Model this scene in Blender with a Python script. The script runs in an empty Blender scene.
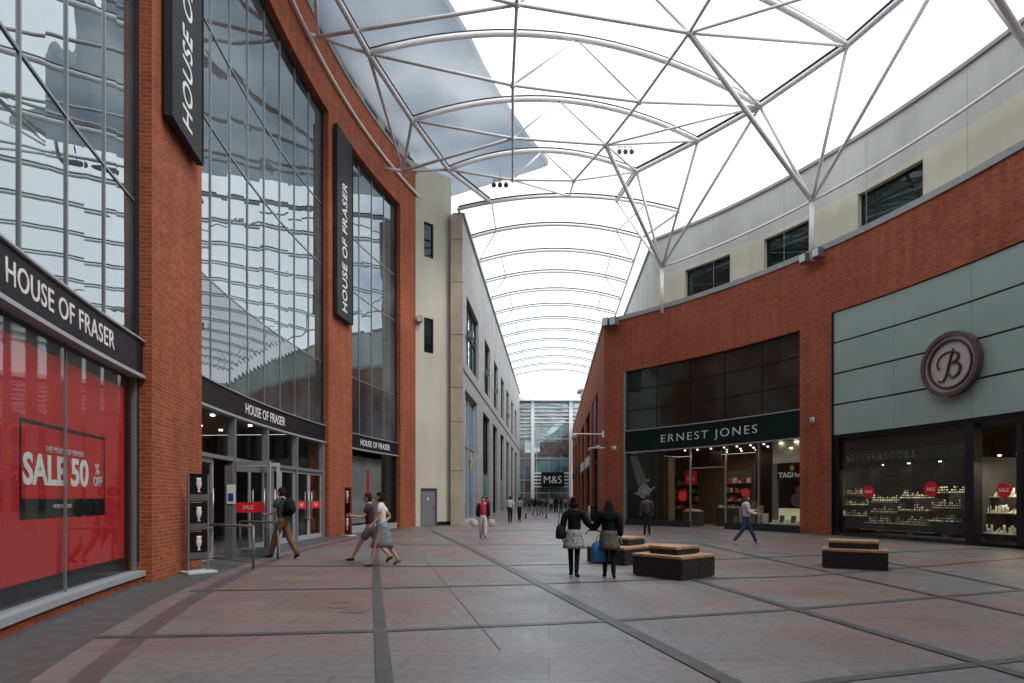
import bpy, bmesh, math, random
from mathutils import Vector, Matrix
random.seed(7)
PI = math.pi
S = bpy.context.scene
COL = S.collection
# ------------------------------------------------------------------ camera
HC = 1.6; F = 620.0; HOR = 498.0
cam = bpy.data.cameras.new('camera'); cam.lens = F/1024*36; cam.sensor_width = 36
cam.shift_y = (HOR-341.5)/1024; cam.clip_end = 2000; cam.clip_start = 0.1
co = bpy.data.objects.new('camera', cam); COL.objects.link(co)
co.location = (0, 0, HC); co.rotation_euler = (PI/2, 0, 0); S.camera = co
# ------------------------------------------------------------------ sky and sun (bright overcast)
W = bpy.data.worlds.new('World'); S.world = W; W.use_nodes = True
wn = W.node_tree.nodes; wl = W.node_tree.links; wn.clear()
sky = wn.new('ShaderNodeTexSky'); sky.sky_type = 'NISHITA'; sky.sun_disc = False
SUN_EL, SUN_AZ = math.radians(52), math.radians(125)      # azimuth clockwise from +Y
sky.sun_elevation = SUN_EL; sky.sun_rotation = SUN_AZ
b1 = wn.new('ShaderNodeBackground'); b1.inputs[1].default_value = 0.15; wl.new(sky.outputs[0], b1.inputs[0])
b2 = wn.new('ShaderNodeBackground'); b2.inputs[0].default_value = (0.95, 0.975, 1.0, 1); b2.inputs[1].default_value = 1.3
tc = wn.new('ShaderNodeTexCoord'); mp = wn.new('ShaderNodeMapping'); mp.inputs['Scale'].default_value = (1, 1, 2.2)
nz = wn.new('ShaderNodeTexNoise'); nz.inputs['Scale'].default_value = 2.2; nz.inputs['Detail'].default_value = 6
rp = wn.new('ShaderNodeValToRGB'); rp.color_ramp.elements[0].position = 0.28; rp.color_ramp.elements[1].position = 0.42
rp.color_ramp.elements[0].color = (0.25, 0.25, 0.25, 1)
mx = wn.new('ShaderNodeMixShader'); ow = wn.new('ShaderNodeOutputWorld')
wl.new(tc.outputs['Generated'], mp.inputs[0]); wl.new(mp.outputs[0], nz.inputs[0]); wl.new(nz.outputs[0], rp.inputs[0])
wl.new(rp.outputs[0], mx.inputs[0]); wl.new(b1.outputs[0], mx.inputs[1]); wl.new(b2.outputs[0], mx.inputs[2]); wl.new(mx.outputs[0], ow.inputs[0])
sl = bpy.data.lights.new('sun', 'SUN'); sl.energy = 1.1; sl.angle = math.radians(14); sl.color = (1, 0.96, 0.9)
so = bpy.data.objects.new('sun', sl); COL.objects.link(so)
sd = Vector((math.sin(SUN_AZ)*math.cos(SUN_EL), math.cos(SUN_AZ)*math.cos(SUN_EL), math.sin(SUN_EL)))
so.rotation_euler = sd.to_track_quat('Z', 'Y').to_euler(); so.location = (20, -20, 40)
S.view_settings.view_transform = 'Standard'; S.view_settings.look = 'None'; S.view_settings.exposure = 0.55; S.view_settings.gamma = 1
try:
    S.cycles.max_bounces = 8; S.cycles.transparent_max_bounces = 24; S.cycles.caustics_reflective = False; S.cycles.caustics_refractive = False
except Exception: pass
# ------------------------------------------------------------------ materials
def nt(name):
    m = bpy.data.materials.new(name); m.use_nodes = True
    return m, m.node_tree.nodes, m.node_tree.links, m.node_tree.nodes['Principled BSDF']
def mat(name, c, rough=0.6, metal=0.0, var=0.12, scale=3.0, bump=0.0, spec=0.5, emit=None, es=1.0, fine=40.0):
    m, n, l, p = nt(name)
    p.inputs['Roughness'].default_value = rough; p.inputs['Metallic'].default_value = metal
    p.inputs['Specular IOR Level'].default_value = spec
    p.inputs['Base Color'].default_value = (*c, 1)
    if var > 0:
        t = n.new('ShaderNodeTexCoord'); a = n.new('ShaderNodeTexNoise'); a.inputs['Scale'].default_value = scale; a.inputs['Detail'].default_value = 6
        r = n.new('ShaderNodeMapRange'); r.inputs[3].default_value = 1-var; r.inputs[4].default_value = 1+var
        r.inputs[1].default_value = .3; r.inputs[2].default_value = .7
        v = n.new('ShaderNodeVectorMath'); v.operation = 'SCALE'; v.inputs[0].default_value = c
        l.new(t.outputs['Object'], a.inputs[0]); l.new(a.outputs[0], r.inputs[0]); l.new(r.outputs[0], v.inputs['Scale']); l.new(v.outputs[0], p.inputs['Base Color'])
        if bump > 0:
            f = n.new('ShaderNodeTexNoise'); f.inputs['Scale'].default_value = fine; f.inputs['Detail'].default_value = 4
            b = n.new('ShaderNodeBump'); b.inputs['Strength'].default_value = bump; b.inputs['Distance'].default_value = .01
            l.new(t.outputs['Object'], f.inputs[0]); l.new(f.outputs[0], b.inputs['Height']); l.new(b.outputs[0], p.inputs['Normal'])
    if emit:
        p.inputs['Emission Color'].default_value = (*emit, 1); p.inputs['Emission Strength'].default_value = es
    return m
def streak_mat(name, c, var=.08, joint=None):
    m, n, l, p = nt(name); p.inputs['Roughness'].default_value = .85; p.inputs['Specular IOR Level'].default_value = .3
    t = n.new('ShaderNodeTexCoord'); mp = n.new('ShaderNodeMapping'); mp.inputs['Scale'].default_value = (1.1, 1.1, .12); l.new(t.outputs['Object'], mp.inputs[0])
    a = n.new('ShaderNodeTexNoise'); a.inputs['Scale'].default_value = 1.2; a.inputs['Detail'].default_value = 7; l.new(mp.outputs[0], a.inputs[0])
    b = n.new('ShaderNodeTexNoise'); b.inputs['Scale'].default_value = .35; b.inputs['Detail'].default_value = 6; l.new(t.outputs['Object'], b.inputs[0])
    r1 = n.new('ShaderNodeMapRange'); r1.inputs[1].default_value = .35; r1.inputs[2].default_value = .6; r1.inputs[3].default_value = 1-var*.7; r1.inputs[4].default_value = 1.02; l.new(a.outputs[0], r1.inputs[0])
    r2 = n.new('ShaderNodeMapRange'); r2.inputs[1].default_value = .3; r2.inputs[2].default_value = .7; r2.inputs[3].default_value = 1-var; r2.inputs[4].default_value = 1+var; l.new(b.outputs[0], r2.inputs[0])
    q = n.new('ShaderNodeMath'); q.operation = 'MULTIPLY'; l.new(r1.outputs[0], q.inputs[0]); l.new(r2.outputs[0], q.inputs[1])
    v = n.new('ShaderNodeVectorMath'); v.operation = 'SCALE'; v.inputs[0].default_value = c; l.new(q.outputs[0], v.inputs['Scale'])
    if joint:
        uvn = n.new('ShaderNodeTexBrick'); uvn.offset = .5; uvn.inputs['Scale'].default_value = 1; uvn.inputs['Brick Width'].default_value = joint[0]; uvn.inputs['Row Height'].default_value = joint[1]; uvn.inputs['Mortar Size'].default_value = .008
        uvn.inputs['Color1'].default_value = (.93, .93, .93, 1); uvn.inputs['Color2'].default_value = (1.05, 1.05, 1.05, 1); uvn.inputs['Mortar'].default_value = (.5, .5, .5, 1); l.new(t.outputs['UV'], uvn.inputs[0])
        mu = n.new('ShaderNodeVectorMath'); mu.operation = 'MULTIPLY'; l.new(v.outputs[0], mu.inputs[0]); l.new(uvn.outputs[0], mu.inputs[1]); v = mu
    l.new(v.outputs[0], p.inputs['Base Color']); return m
def brick_mat(name, c1, c2, mortar):
    m, n, l, p = nt(name); p.inputs['Roughness'].default_value = .85; p.inputs['Specular IOR Level'].default_value = .25
    uv = n.new('ShaderNodeTexCoord')
    b = n.new('ShaderNodeTexBrick'); b.inputs['Scale'].default_value = 1; b.inputs['Brick Width'].default_value = .225
    b.inputs['Row Height'].default_value = .075; b.inputs['Mortar Size'].default_value = .0075; b.inputs['Mortar Smooth'].default_value = .3
    b.inputs['Bias'].default_value = -.1; b.offset = .5
    b.inputs['Color1'].default_value = (*c1, 1); b.inputs['Color2'].default_value = (*c2, 1); b.inputs['Mortar'].default_value = (*mortar, 1)
    l.new(uv.outputs['UV'], b.inputs[0])
    # weathering: broad patches and faint vertical streaks, and per-brick noise
    a = n.new('ShaderNodeTexNoise'); a.inputs['Scale'].default_value = .55; a.inputs['Detail'].default_value = 7; l.new(uv.outputs['UV'], a.inputs[0])
    mpp = n.new('ShaderNodeMapping'); mpp.inputs['Scale'].default_value = (4.4, 13.3, 1); l.new(uv.outputs['UV'], mpp.inputs[0])
    a2 = n.new('ShaderNodeTexNoise'); a2.inputs['Scale'].default_value = .9; l.new(mpp.outputs[0], a2.inputs[0])
    mst = n.new('ShaderNodeMapping'); mst.inputs['Scale'].default_value = (2.2, .12, 1); l.new(uv.outputs['UV'], mst.inputs[0])
    a3 = n.new('ShaderNodeTexNoise'); a3.inputs['Scale'].default_value = 1.5; a3.inputs['Detail'].default_value = 5; l.new(mst.outputs[0], a3.inputs[0])
    r1 = n.new('ShaderNodeMapRange'); r1.inputs[1].default_value = .3; r1.inputs[2].default_value = .7; r1.inputs[3].default_value = .88; r1.inputs[4].default_value = 1.12; l.new(a.outputs[0], r1.inputs[0])
    r2 = n.new('ShaderNodeMapRange'); r2.inputs[1].default_value = .3; r2.inputs[2].default_value = .7; r2.inputs[3].default_value = .86; r2.inputs[4].default_value = 1.14; l.new(a2.outputs[0], r2.inputs[0])
    r3 = n.new('ShaderNodeMapRange'); r3.inputs[1].default_value = .35; r3.inputs[2].default_value = .65; r3.inputs[3].default_value = .88; r3.inputs[4].default_value = 1.08; l.new(a3.outputs[0], r3.inputs[0])
    q = n.new('ShaderNodeMath'); q.operation = 'MULTIPLY'; l.new(r1.outputs[0], q.inputs[0]); l.new(r2.outputs[0], q.inputs[1])
    q2 = n.new('ShaderNodeMath'); q2.operation = 'MULTIPLY'; l.new(q.outputs[0], q2.inputs[0]); l.new(r3.outputs[0], q2.inputs[1])
    v = n.new('ShaderNodeVectorMath'); v.operation = 'SCALE'; l.new(b.outputs[0], v.inputs[0]); l.new(q2.outputs[0], v.inputs['Scale']); l.new(v.outputs[0], p.inputs['Base Color'])
    bp = n.new('ShaderNodeBump'); bp.invert = True; bp.inputs['Strength'].default_value = .5; bp.inputs['Distance'].default_value = .006
    l.new(b.outputs['Fac'], bp.inputs['Height']); l.new(bp.outputs[0], p.inputs['Normal'])
    return m
def glass_mat(name, tint, refl, rough=0.0, wave=0.0, opaque=None, wscale=.5, toe=None, pane=None):
    """a pane: part mirror, the rest see-through (or, opaque, a coated dark pane)"""
    m, n, l, p = nt(name); n.remove(p)
    out = n['Material Output']; g = n.new('ShaderNodeBsdfGlossy'); g.inputs['Roughness'].default_value = rough
    g.inputs[0].default_value = (.84, .93, .97, 1)
    if opaque is not None:
        t = n.new('ShaderNodeBsdfDiffuse'); t.inputs[0].default_value = (*opaque, 1)
        nn = n.new('ShaderNodeTexNoise'); nn.inputs['Scale'].default_value = .35; nn.inputs['Detail'].default_value = 3
        tcc = n.new('ShaderNodeTexCoord'); l.new(tcc.outputs['Object'], nn.inputs[0])
        rr = n.new('ShaderNodeValToRGB'); rr.color_ramp.elements[0].color = (*[c*.6 for c in opaque], 1); rr.color_ramp.elements[1].color = (*[c*1.6 for c in opaque], 1)
        rr.color_ramp.elements[0].position = .4; rr.color_ramp.elements[1].position = .6
        l.new(nn.outputs[0], rr.inputs[0]); l.new(rr.outputs[0], t.inputs[0])
    else:
        t = n.new('ShaderNodeBsdfTransparent'); t.inputs[0].default_value = (*tint, 1)
    lw = n.new('ShaderNodeLayerWeight'); lw.inputs[0].default_value = .5; fr = n.new('ShaderNodeMath'); fr.operation = 'POWER'; fr.inputs[1].default_value = 5; l.new(lw.outputs['Facing'], fr.inputs[0])
    mr = n.new('ShaderNodeMapRange'); mr.inputs[1].default_value = 0.0; mr.inputs[2].default_value = 1; mr.inputs[3].default_value = refl; mr.inputs[4].default_value = .55 if opaque is None else .95
    l.new(fr.outputs[0], mr.inputs[0])
    mxx = n.new('ShaderNodeMixShader'); l.new(mr.outputs[0], mxx.inputs[0]); l.new(t.outputs[0], mxx.inputs[1]); l.new(g.outputs[0], mxx.inputs[2]); l.new(mxx.outputs[0], out.inputs[0])
    if wave > 0:
        tcc = n.new('ShaderNodeTexCoord'); nn = n.new('ShaderNodeTexNoise'); nn.inputs['Scale'].default_value = wscale; nn.inputs['Detail'].default_value = 1
        bp = n.new('ShaderNodeBump'); bp.inputs['Strength'].default_value = 1; bp.inputs['Distance'].default_value = wave
        l.new(tcc.outputs['Object'], nn.inputs[0]); l.new(nn.outputs[0], bp.inputs['Height']); l.new(bp.outputs[0], g.inputs['Normal'])
        if pane:
            sn = n.new('ShaderNodeVectorMath'); sn.operation = 'SNAP'; sn.inputs[1].default_value = pane; l.new(tcc.outputs['UV'], sn.inputs[0])
            wn_ = n.new('ShaderNodeTexWhiteNoise'); wn_.noise_dimensions = '3D'; l.new(sn.outputs[0], wn_.inputs[0])
            sb_ = n.new('ShaderNodeVectorMath'); sb_.operation = 'SUBTRACT'; sb_.inputs[1].default_value = (.5, .5, .5); l.new(wn_.outputs['Color'], sb_.inputs[0])
            sv_ = n.new('ShaderNodeVectorMath'); sv_.operation = 'SCALE'; sv_.inputs['Scale'].default_value = .012; l.new(sb_.outputs[0], sv_.inputs[0])
            av_ = n.new('ShaderNodeVectorMath'); l.new(bp.outputs[0], av_.inputs[0]); l.new(sv_.outputs[0], av_.inputs[1])
            ad_ = n.new('ShaderNodeVectorMath'); ad_.inputs[1].default_value = toe or (0, 0, 0); l.new(av_.outputs[0], ad_.inputs[0])
            nv_ = n.new('ShaderNodeVectorMath'); nv_.operation = 'NORMALIZE'; l.new(ad_.outputs[0], nv_.inputs[0]); l.new(nv_.outputs[0], g.inputs['Normal'])
        elif toe:
            gm = n.new('ShaderNodeNewGeometry'); va = n.new('ShaderNodeVectorMath'); va.inputs[1].default_value = toe; l.new(bp.outputs[0], va.inputs[0])
            vn = n.new('ShaderNodeVectorMath'); vn.operation = 'NORMALIZE'; l.new(va.outputs[0], vn.inputs[0]); l.new(vn.outputs[0], g.inputs['Normal'])
    return m
M = {}
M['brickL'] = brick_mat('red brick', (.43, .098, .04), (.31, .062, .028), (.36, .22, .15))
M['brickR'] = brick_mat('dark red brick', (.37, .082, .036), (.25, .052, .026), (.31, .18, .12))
M['cream'] = streak_mat('cream render', (.62, .61, .505), .08)
M['greyrender'] = streak_mat('grey render', (.54, .545, .53), .09)
M['stone'] = streak_mat('pale stone', (.42, .425, .425), .1, joint=(1.2, .6))
M['sand'] = mat('sandstone', (.5, .44, .35), .8, var=.14, scale=1.2, bump=.2)
M['coping'] = mat('coping', (.33, .34, .34), .6, var=.08)
M['steel'] = mat('white painted steel', (.9, .9, .9), .5, var=.04)
M['gasket'] = mat('black gasket', (.03, .03, .035), .5, var=0)
M['alu'] = mat('grey aluminium', (.34, .36, .38), .38, metal=.5, var=.05)
M['alul'] = mat('light aluminium', (.48, .5, .54), .4, metal=.2, var=.05)
M['darkframe'] = mat('dark frame', (.03, .032, .034), .5, var=.1, spec=.2)
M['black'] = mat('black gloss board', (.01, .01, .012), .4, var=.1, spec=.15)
M['charcoal'] = mat('charcoal sign board', (.016, .015, .019), .5, var=.1, spec=.2)
M['white'] = mat('white letter', (.93, .93, .93), .45, var=0)
M['letter'] = mat('grey letter', (.62, .66, .68), .5, var=0)
M['green'] = mat('dark green board', (.005, .014, .012), .5, var=.1, spec=.15)
M['greenpanel'] = mat('grey green cladding', (.31, .41, .38), .42, metal=.1, var=.07, scale=.5)
M['cglass'] = glass_mat('coated glass', (0, 0, 0), .26, 0.0, .006, (.07, .085, .085), .5, pane=(1.25, 3.2, 1))
M['cglass_toe'] = glass_mat('coated glass toed in', (0, 0, 0), .26, 0.0, .006, (.07, .085, .085), .5, toe=(0, -.09, .03), pane=(1.25, 3.2, 1))
M['dglass'] = glass_mat('dark glass', (0, 0, 0), .04, 0.0, .003, (.018, .026, .025))
M['glass'] = glass_mat('clear glass', (.95, .97, .96), .012, 0)
M['spandrel'] = glass_mat('grey spandrel glass', (0, 0, 0), .1, 0.0, .003, (.06, .065, .07))
M['farglass'] = glass_mat('blue glass', (0, 0, 0), .3, .02, .006, (.12, .25, .3), .3)
M['skin_roof'] = glass_mat('roof glazing', (.965, .975, .985), .015)
M['slate'] = mat('slate paving', (.085, .092, .095), .5, var=.25, scale=4, bump=.2, fine=25)
M['band'] = mat('dark paving band', (.075, .078, .08), .45, var=.25, scale=3, bump=.2)
M['bandp'] = mat('purple paving band', (.11, .085, .093), .45, var=.2, scale=3, bump=.2)
M['granite'] = mat('dark granite', (.026, .026, .028), .5, var=.45, scale=14, spec=.3)
M['timber'] = mat('oiled timber', (.42, .27, .15), .6, var=.25, scale=6, bump=.2)
M['red'] = mat('sale red', (.6, .006, .012), .6, var=.06)
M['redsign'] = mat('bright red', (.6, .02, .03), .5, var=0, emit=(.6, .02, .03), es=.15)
M['metal'] = mat('brushed steel', (.45, .45, .45), .35, metal=.8, var=.05)
M['greymetal'] = mat('grey painted metal', (.2, .2, .215), .45, metal=.3, var=.05)
M['doorgrey'] = mat('grey door', (.21, .22, .23), .55, var=.05)
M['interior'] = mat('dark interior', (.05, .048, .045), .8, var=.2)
M['tan'] = mat('tan wall', (.22, .155, .1), .7, var=.1)
M['creamlit'] = mat('cream panel', (.72, .66, .5), .6, var=.05)
M['lamp'] = mat('lamp', (1, 1, 1), var=0, emit=(1, .9, .7), es=4)
M['gold'] = mat('gold trim', (.6, .42, .14), .3, metal=.8, var=0)
M['display'] = mat('ivory display pad', (.72, .69, .58), .6, var=.15, scale=9)
M['purple'] = mat('plum banner', (.17, .03, .07), .6, var=.05)
M['aqua'] = mat('aqua glass panel', (.14, .3, .27), .25, var=.1)
M['yellow'] = mat('yellow emblem', (.7, .62, .06), .5, var=0)
M['greyposter'] = mat('grey poster', (.22, .235, .24), .4, var=.2, scale=.8)
M['skin'] = mat('skin', (.5, .3, .21), .6, var=.05)
M['skin2'] = mat('brown skin', (.3, .17, .11), .6, var=.05)
M['eye'] = mat('eye', (.02, .015, .01), .3, var=0)
def cloth(n, c, v=.15): 
    k = 'cl_'+n
    if k not in M: M[k] = mat(n+' cloth', c, .9, var=v, scale=14, spec=.2)
    return M[k]
# translucent roof of the overhang
m, n, l, p = nt('milky roof sheet'); M['overhang'] = m
p.inputs['Base Color'].default_value = (.40, .43, .47, 1); p.inputs['Roughness'].default_value = .35; p.inputs['Metallic'].default_value = .35
tr = n.new('ShaderNodeBsdfTranslucent'); tcx = n.new('ShaderNodeTexCoord'); nzx = n.new('ShaderNodeTexNoise'); nzx.inputs['Scale'].default_value = .16; nzx.inputs['Detail'].default_value = 5; l.new(tcx.outputs['Object'], nzx.inputs[0]); rpx = n.new('ShaderNodeValToRGB'); rpx.color_ramp.elements[0].position = .35; rpx.color_ramp.elements[1].position = .65; rpx.color_ramp.elements[0].color = (.42, .47, .54, 1); rpx.color_ramp.elements[1].color = (.74, .76, .78, 1); l.new(nzx.outputs[0], rpx.inputs[0]); l.new(rpx.outputs[0], tr.inputs[0]); tr.inputs[0].default_value = (.46, .49, .545, 1); mm = n.new('ShaderNodeMixShader'); mm.inputs[0].default_value = .7
l.new(p.outputs[0], mm.inputs[1]); l.new(tr.outputs[0], mm.inputs[2]); l.new(mm.outputs[0], n['Material Output'].inputs[0])
# paving
m, n, l, p = nt('granite paving'); M['paving'] = m
g = n.new('ShaderNodeTexCoord'); mp = n.new('ShaderNodeMapping'); mp.inputs['Rotation'].default_value = (0, 0, .06); l.new(g.outputs['Object'], mp.inputs[0])
br = n.new('ShaderNodeTexBrick'); br.offset = .37; br.inputs['Scale'].default_value = 1; br.inputs['Brick Width'].default_value = 1.4; br.inputs['Row Height'].default_value = .78
br.inputs['Mortar Size'].default_value = .009; br.inputs['Color1'].default_value = (.84, .84, .84, 1); br.inputs['Color2'].default_value = (.98, .98, .98, 1); br.inputs['Mortar'].default_value = (.66, .64, .64, 1)
l.new(mp.outputs[0], br.inputs[0])
sc = n.new('ShaderNodeVectorMath'); sc.operation = 'SNAP'; sc.inputs[1].default_value = (1.4, .78, 1); l.new(mp.outputs[0], sc.inputs[0])
mixv = n.new('ShaderNodeMix'); mixv.data_type = 'VECTOR'; mixv.inputs[0].default_value = .55; l.new(mp.outputs[0], mixv.inputs[4]); l.new(sc.outputs[0], mixv.inputs[5])
a = n.new('ShaderNodeTexNoise'); a.inputs['Scale'].default_value = .3; a.inputs['Detail'].default_value = 4; a.inputs['Roughness'].default_value = .55; l.new(mixv.outputs[1], a.inputs[0])
r = n.new('ShaderNodeValToRGB'); e = r.color_ramp.elements
e[0].position = .36; e[0].color = (.175, .18, .185, 1); e[1].position = .66; e[1].color = (.215, .178, .135, 1)
for pos, c in ((.46, (.195, .172, .176)), (.53, (.22, .15, .16)), (.6, (.218, .155, .152))):
    q = e.new(pos); q.color = (*c, 1)
l.new(a.outputs[0], r.inputs[0])
# the walking line down the middle is laid in plain grey slabs
sx = n.new('ShaderNodeSeparateXYZ'); l.new(g.outputs['Object'], sx.inputs[0])
wv = n.new('ShaderNodeMath'); wv.operation = 'MULTIPLY_ADD'; wv.inputs[1].default_value = -.09; wv.inputs[2].default_value = -.1; l.new(sx.outputs[1], wv.inputs[0])
ad = n.new('ShaderNodeMath'); ad.operation = 'ADD'; l.new(sx.outputs[0], ad.inputs[0]); l.new(wv.outputs[0], ad.inputs[1])
ab = n.new('ShaderNodeMath'); ab.operation = 'ABSOLUTE'; l.new(ad.outputs[0], ab.inputs[0])
mr = n.new('ShaderNodeMapRange'); mr.inputs[1].default_value = .6; mr.inputs[2].default_value = 2.4; mr.inputs[3].default_value = .85; mr.inputs[4].default_value = 0; l.new(ab.outputs[0], mr.inputs[0])
mg = n.new('ShaderNodeMix'); mg.data_type = 'RGBA'; mg.inputs[7].default_value = (.215, .225, .235, 1); l.new(mr.outputs[0], mg.inputs[0]); l.new(r.outputs[0], mg.inputs[6])
f = n.new('ShaderNodeTexNoise'); f.inputs['Scale'].default_value = 9; f.inputs['Detail'].default_value = 8; l.new(g.outputs['Object'], f.inputs[0])
fr = n.new('ShaderNodeMapRange'); fr.inputs[1].default_value = .3; fr.inputs[2].default_value = .7; fr.inputs[3].default_value = .82; fr.inputs[4].default_value = 1.18; l.new(f.outputs[0], fr.inputs[0])
mu = n.new('ShaderNodeMix'); mu.data_type = 'RGBA'; mu.blend_type = 'MULTIPLY'; mu.inputs[0].default_value = 1; l.new(mg.outputs[2], mu.inputs[6]); l.new(br.outputs[0], mu.inputs[7])
vs = n.new('ShaderNodeVectorMath'); vs.operation = 'SCALE'; l.new(mu.outputs[2], vs.inputs[0]); l.new(fr.outputs[0], vs.inputs['Scale']); l.new(vs.outputs[0], p.inputs['Base Color'])
f2 = n.new('ShaderNodeTexNoise'); f2.inputs['Scale'].default_value = .8; f2.inputs['Detail'].default_value = 5; l.new(g.outputs['Object'], f2.inputs[0])
fr2 = n.new('ShaderNodeMapRange'); fr2.inputs[1].default_value = .3; fr2.inputs[2].default_value = .7; fr2.inputs[3].default_value = .36; fr2.inputs[4].default_value = .56; l.new(f2.outputs[0], fr2.inputs[0]); l.new(fr2.outputs[0], p.inputs['Roughness'])
# ------------------------------------------------------------------ mesh helpers
class MB:
    def __init__(s): s.v = []; s.f = []; s.uv = []; s.sm = []
    def face(s, pts, uv=None, smooth=False):
        i = len(s.v); s.v += [tuple(p) for p in pts]; s.f.append(tuple(range(i, i+len(pts))))
        if uv is None:
            a, b, c = Vector(pts[0]), Vector(pts[1]), Vector(pts[-1]); nn = (b-a).cross(c-a)
            if nn.length > 0: nn.normalize()
            if abs(nn.z) > .8: uv = [(q[0], q[1]) for q in pts]
            else:
                t = Vector((-nn.y, nn.x, 0)); t = t.normalized() if t.length > 0 else Vector((1, 0, 0))
                uv = [(q[0]*t.x+q[1]*t.y, q[2]) for q in pts]
        s.uv += uv; s.sm.append(smooth); return s
    def hexa(s, p, uvf=None):
        for q in ((0, 3, 2, 1), (4, 5, 6, 7), (0, 1, 5, 4), (1, 2, 6, 5), (2, 3, 7, 6), (3, 0, 4, 7)):
            pts = [p[i] for i in q]; s.face(pts)
        return s
    def box(s, x0, x1, y0, y1, z0, z1):
        return s.hexa([(x0, y0, z0), (x1, y0, z0), (x1, y1, z0), (x0, y1, z0), (x0, y0, z1), (x1, y0, z1), (x1, y1, z1), (x0, y1, z1)])
    def obox(s, o, ux, uy, x0, x1, y0, y1, z0, z1):
        o = Vector((o[0], o[1], 0)); ux = Vector((*ux[:2], 0)); uy = Vector((*uy[:2], 0))
        P = lambda x, y, z: o+ux*x+uy*y+Vector((0, 0, z))
        return s.hexa([P(x0, y0, z0), P(x1, y0, z0), P(x1, y1, z0), P(x0, y1, z0), P(x0, y0, z1), P(x1, y0, z1), P(x1, y1, z1), P(x0, y1, z1)])
    def arc(s, A, s0, s1, o0, o1, z0, z1, step=.7, zt=None):
        n = max(1, int(math.ceil(abs(s1-s0)/step)))
        for i in range(n):
            a = s0+(s1-s0)*i/n; b = s0+(s1-s0)*(i+1)/n
            pa0, pb0, pa1, pb1 = A(a, o0), A(b, o0), A(a, o1), A(b, o1)
            for o, (pa, pb) in ((o0, (pa0, pb0)), (o1, (pa1, pb1))):
                s.face([(*pa, z0), (*pb, z0), (*pb, z1), (*pa, z1)], [(a, z0), (b, z0), (b, z1), (a, z1)])
            for z in (z0, z1):
                s.face([(*pa0, z), (*pb0, z), (*pb1, z), (*pa1, z)], [(a, z+o0), (b, z+o0), (b, z+o1), (a, z+o1)])
        for a in (s0, s1):
            pa, pb = A(a, o0), A(a, o1)
            s.face([(*pa, z0), (*pb, z0), (*pb, z1), (*pa, z1)], [(a+o0, z0), (a+o1, z0), (a+o1, z1), (a+o0, z1)])
        return s
    def tube(s, pts, r, n=8, smooth=True, caps=True):
        pts = [Vector(p) for p in pts]; R = r if isinstance(r, (list, tuple)) else [r]*len(pts); rings = []
        up0 = None
        for i, p in enumerate(pts):
            d = (pts[min(i+1, len(pts)-1)]-pts[max(i-1, 0)]).normalized()
            if up0 is None: up0 = Vector((0, 0, 1)) if abs(d.z) < .9 else Vector((0, 1, 0))
            x = d.cross(up0); 
            if x.length < 1e-4: x = d.cross(Vector((1, 0, 0)))
            x.normalize(); y = x.cross(d).normalized(); up0 = y
            rings.append([p+x*R[i]*math.cos(2*PI*k/n)+y*R[i]*math.sin(2*PI*k/n) for k in range(n)])
        base = len(s.v)
        for rg in rings: s.v += [tuple(q) for q in rg]
        def F_(idx, sm): s.f.append(idx); s.uv += [(s.v[j][0], s.v[j][2]) for j in idx]; s.sm.append(sm)
        for i in range(len(rings)-1):
            for k in range(n):
                F_((base+i*n+k, base+i*n+(k+1) % n, base+(i+1)*n+(k+1) % n, base+(i+1)*n+k), smooth)
        if caps:
            F_(tuple(base+k for k in range(n)), False); F_(tuple(base+(len(rings)-1)*n+k for k in range(n)), False)
        return s
    def loft(s, rings, smooth=True, caps=True):
        base = len(s.v); n = len(rings[0])
        for rg in rings: s.v += [tuple(q) for q in rg]
        def F_(idx, sm): s.f.append(idx); s.uv += [(s.v[j][0], s.v[j][2]) for j in idx]; s.sm.append(sm)
        for i in range(len(rings)-1):
            for k in range(n): F_((base+i*n+k, base+i*n+(k+1) % n, base+(i+1)*n+(k+1) % n, base+(i+1)*n+k), smooth)
        if caps: F_(tuple(base+k for k in range(n)), False); F_(tuple(base+(len(rings)-1)*n+k for k in range(n)), False)
        return s
    def ell(s, c, rx, ry, rz, nu=12, nv=8, fn=None):
        rings = []
        for j in range(1, nv):
            t = PI*j/nv; rg = []
            for k in range(nu):
                q = Vector((math.sin(t)*math.cos(2*PI*k/nu), math.sin(t)*math.sin(2*PI*k/nu), -math.cos(t)))
                if fn: q = fn(q)
                rg.append((c[0]+q.x*rx, c[1]+q.y*ry, c[2]+q.z*rz))
            rings.append(rg)
        return s.loft(rings)
    def prism(s, poly, z0, z1):
        a = [(x, y, z0) for x, y in poly]; b = [(x, y, z1) for x, y in poly]
        s.face(a); s.face(b)
        for i in range(len(poly)): j = (i+1) % len(poly); s.face([a[i], a[j], b[j], b[i]])
        return s
    def slab(s, poly3, d):
        a = [Vector(p) for p in poly3]; b = [p+Vector(d) for p in a]; s.face(a); s.face(b)
        for i in range(len(a)): j = (i+1) % len(a); s.face([a[i], a[j], b[j], b[i]])
        return s
    def build(s, name, m, parent=None, bevel=0, loc=None, merge=True):
        me = bpy.data.meshes.new(name); me.from_pydata(s.v, [], s.f); ul = me.uv_layers.new(name='UVMap')
        ul.data.foreach_set('uv', [c for q in s.uv for c in q])
        me.polygons.foreach_set('use_smooth', s.sm); me.materials.append(m)
        bm = bmesh.new(); bm.from_mesh(me)
        if merge: bmesh.ops.remove_doubles(bm, verts=bm.verts, dist=1e-5)
        bmesh.ops.recalc_face_normals(bm, faces=bm.faces)
        if bevel > 0: bmesh.ops.bevel(bm, geom=[e for e in bm.edges if len(e.link_faces) == 2 and e.calc_face_angle(0) > .5], offset=bevel, segments=2, affect='EDGES', clamp_overlap=True)
        bm.to_mesh(me); bm.free()
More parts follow.
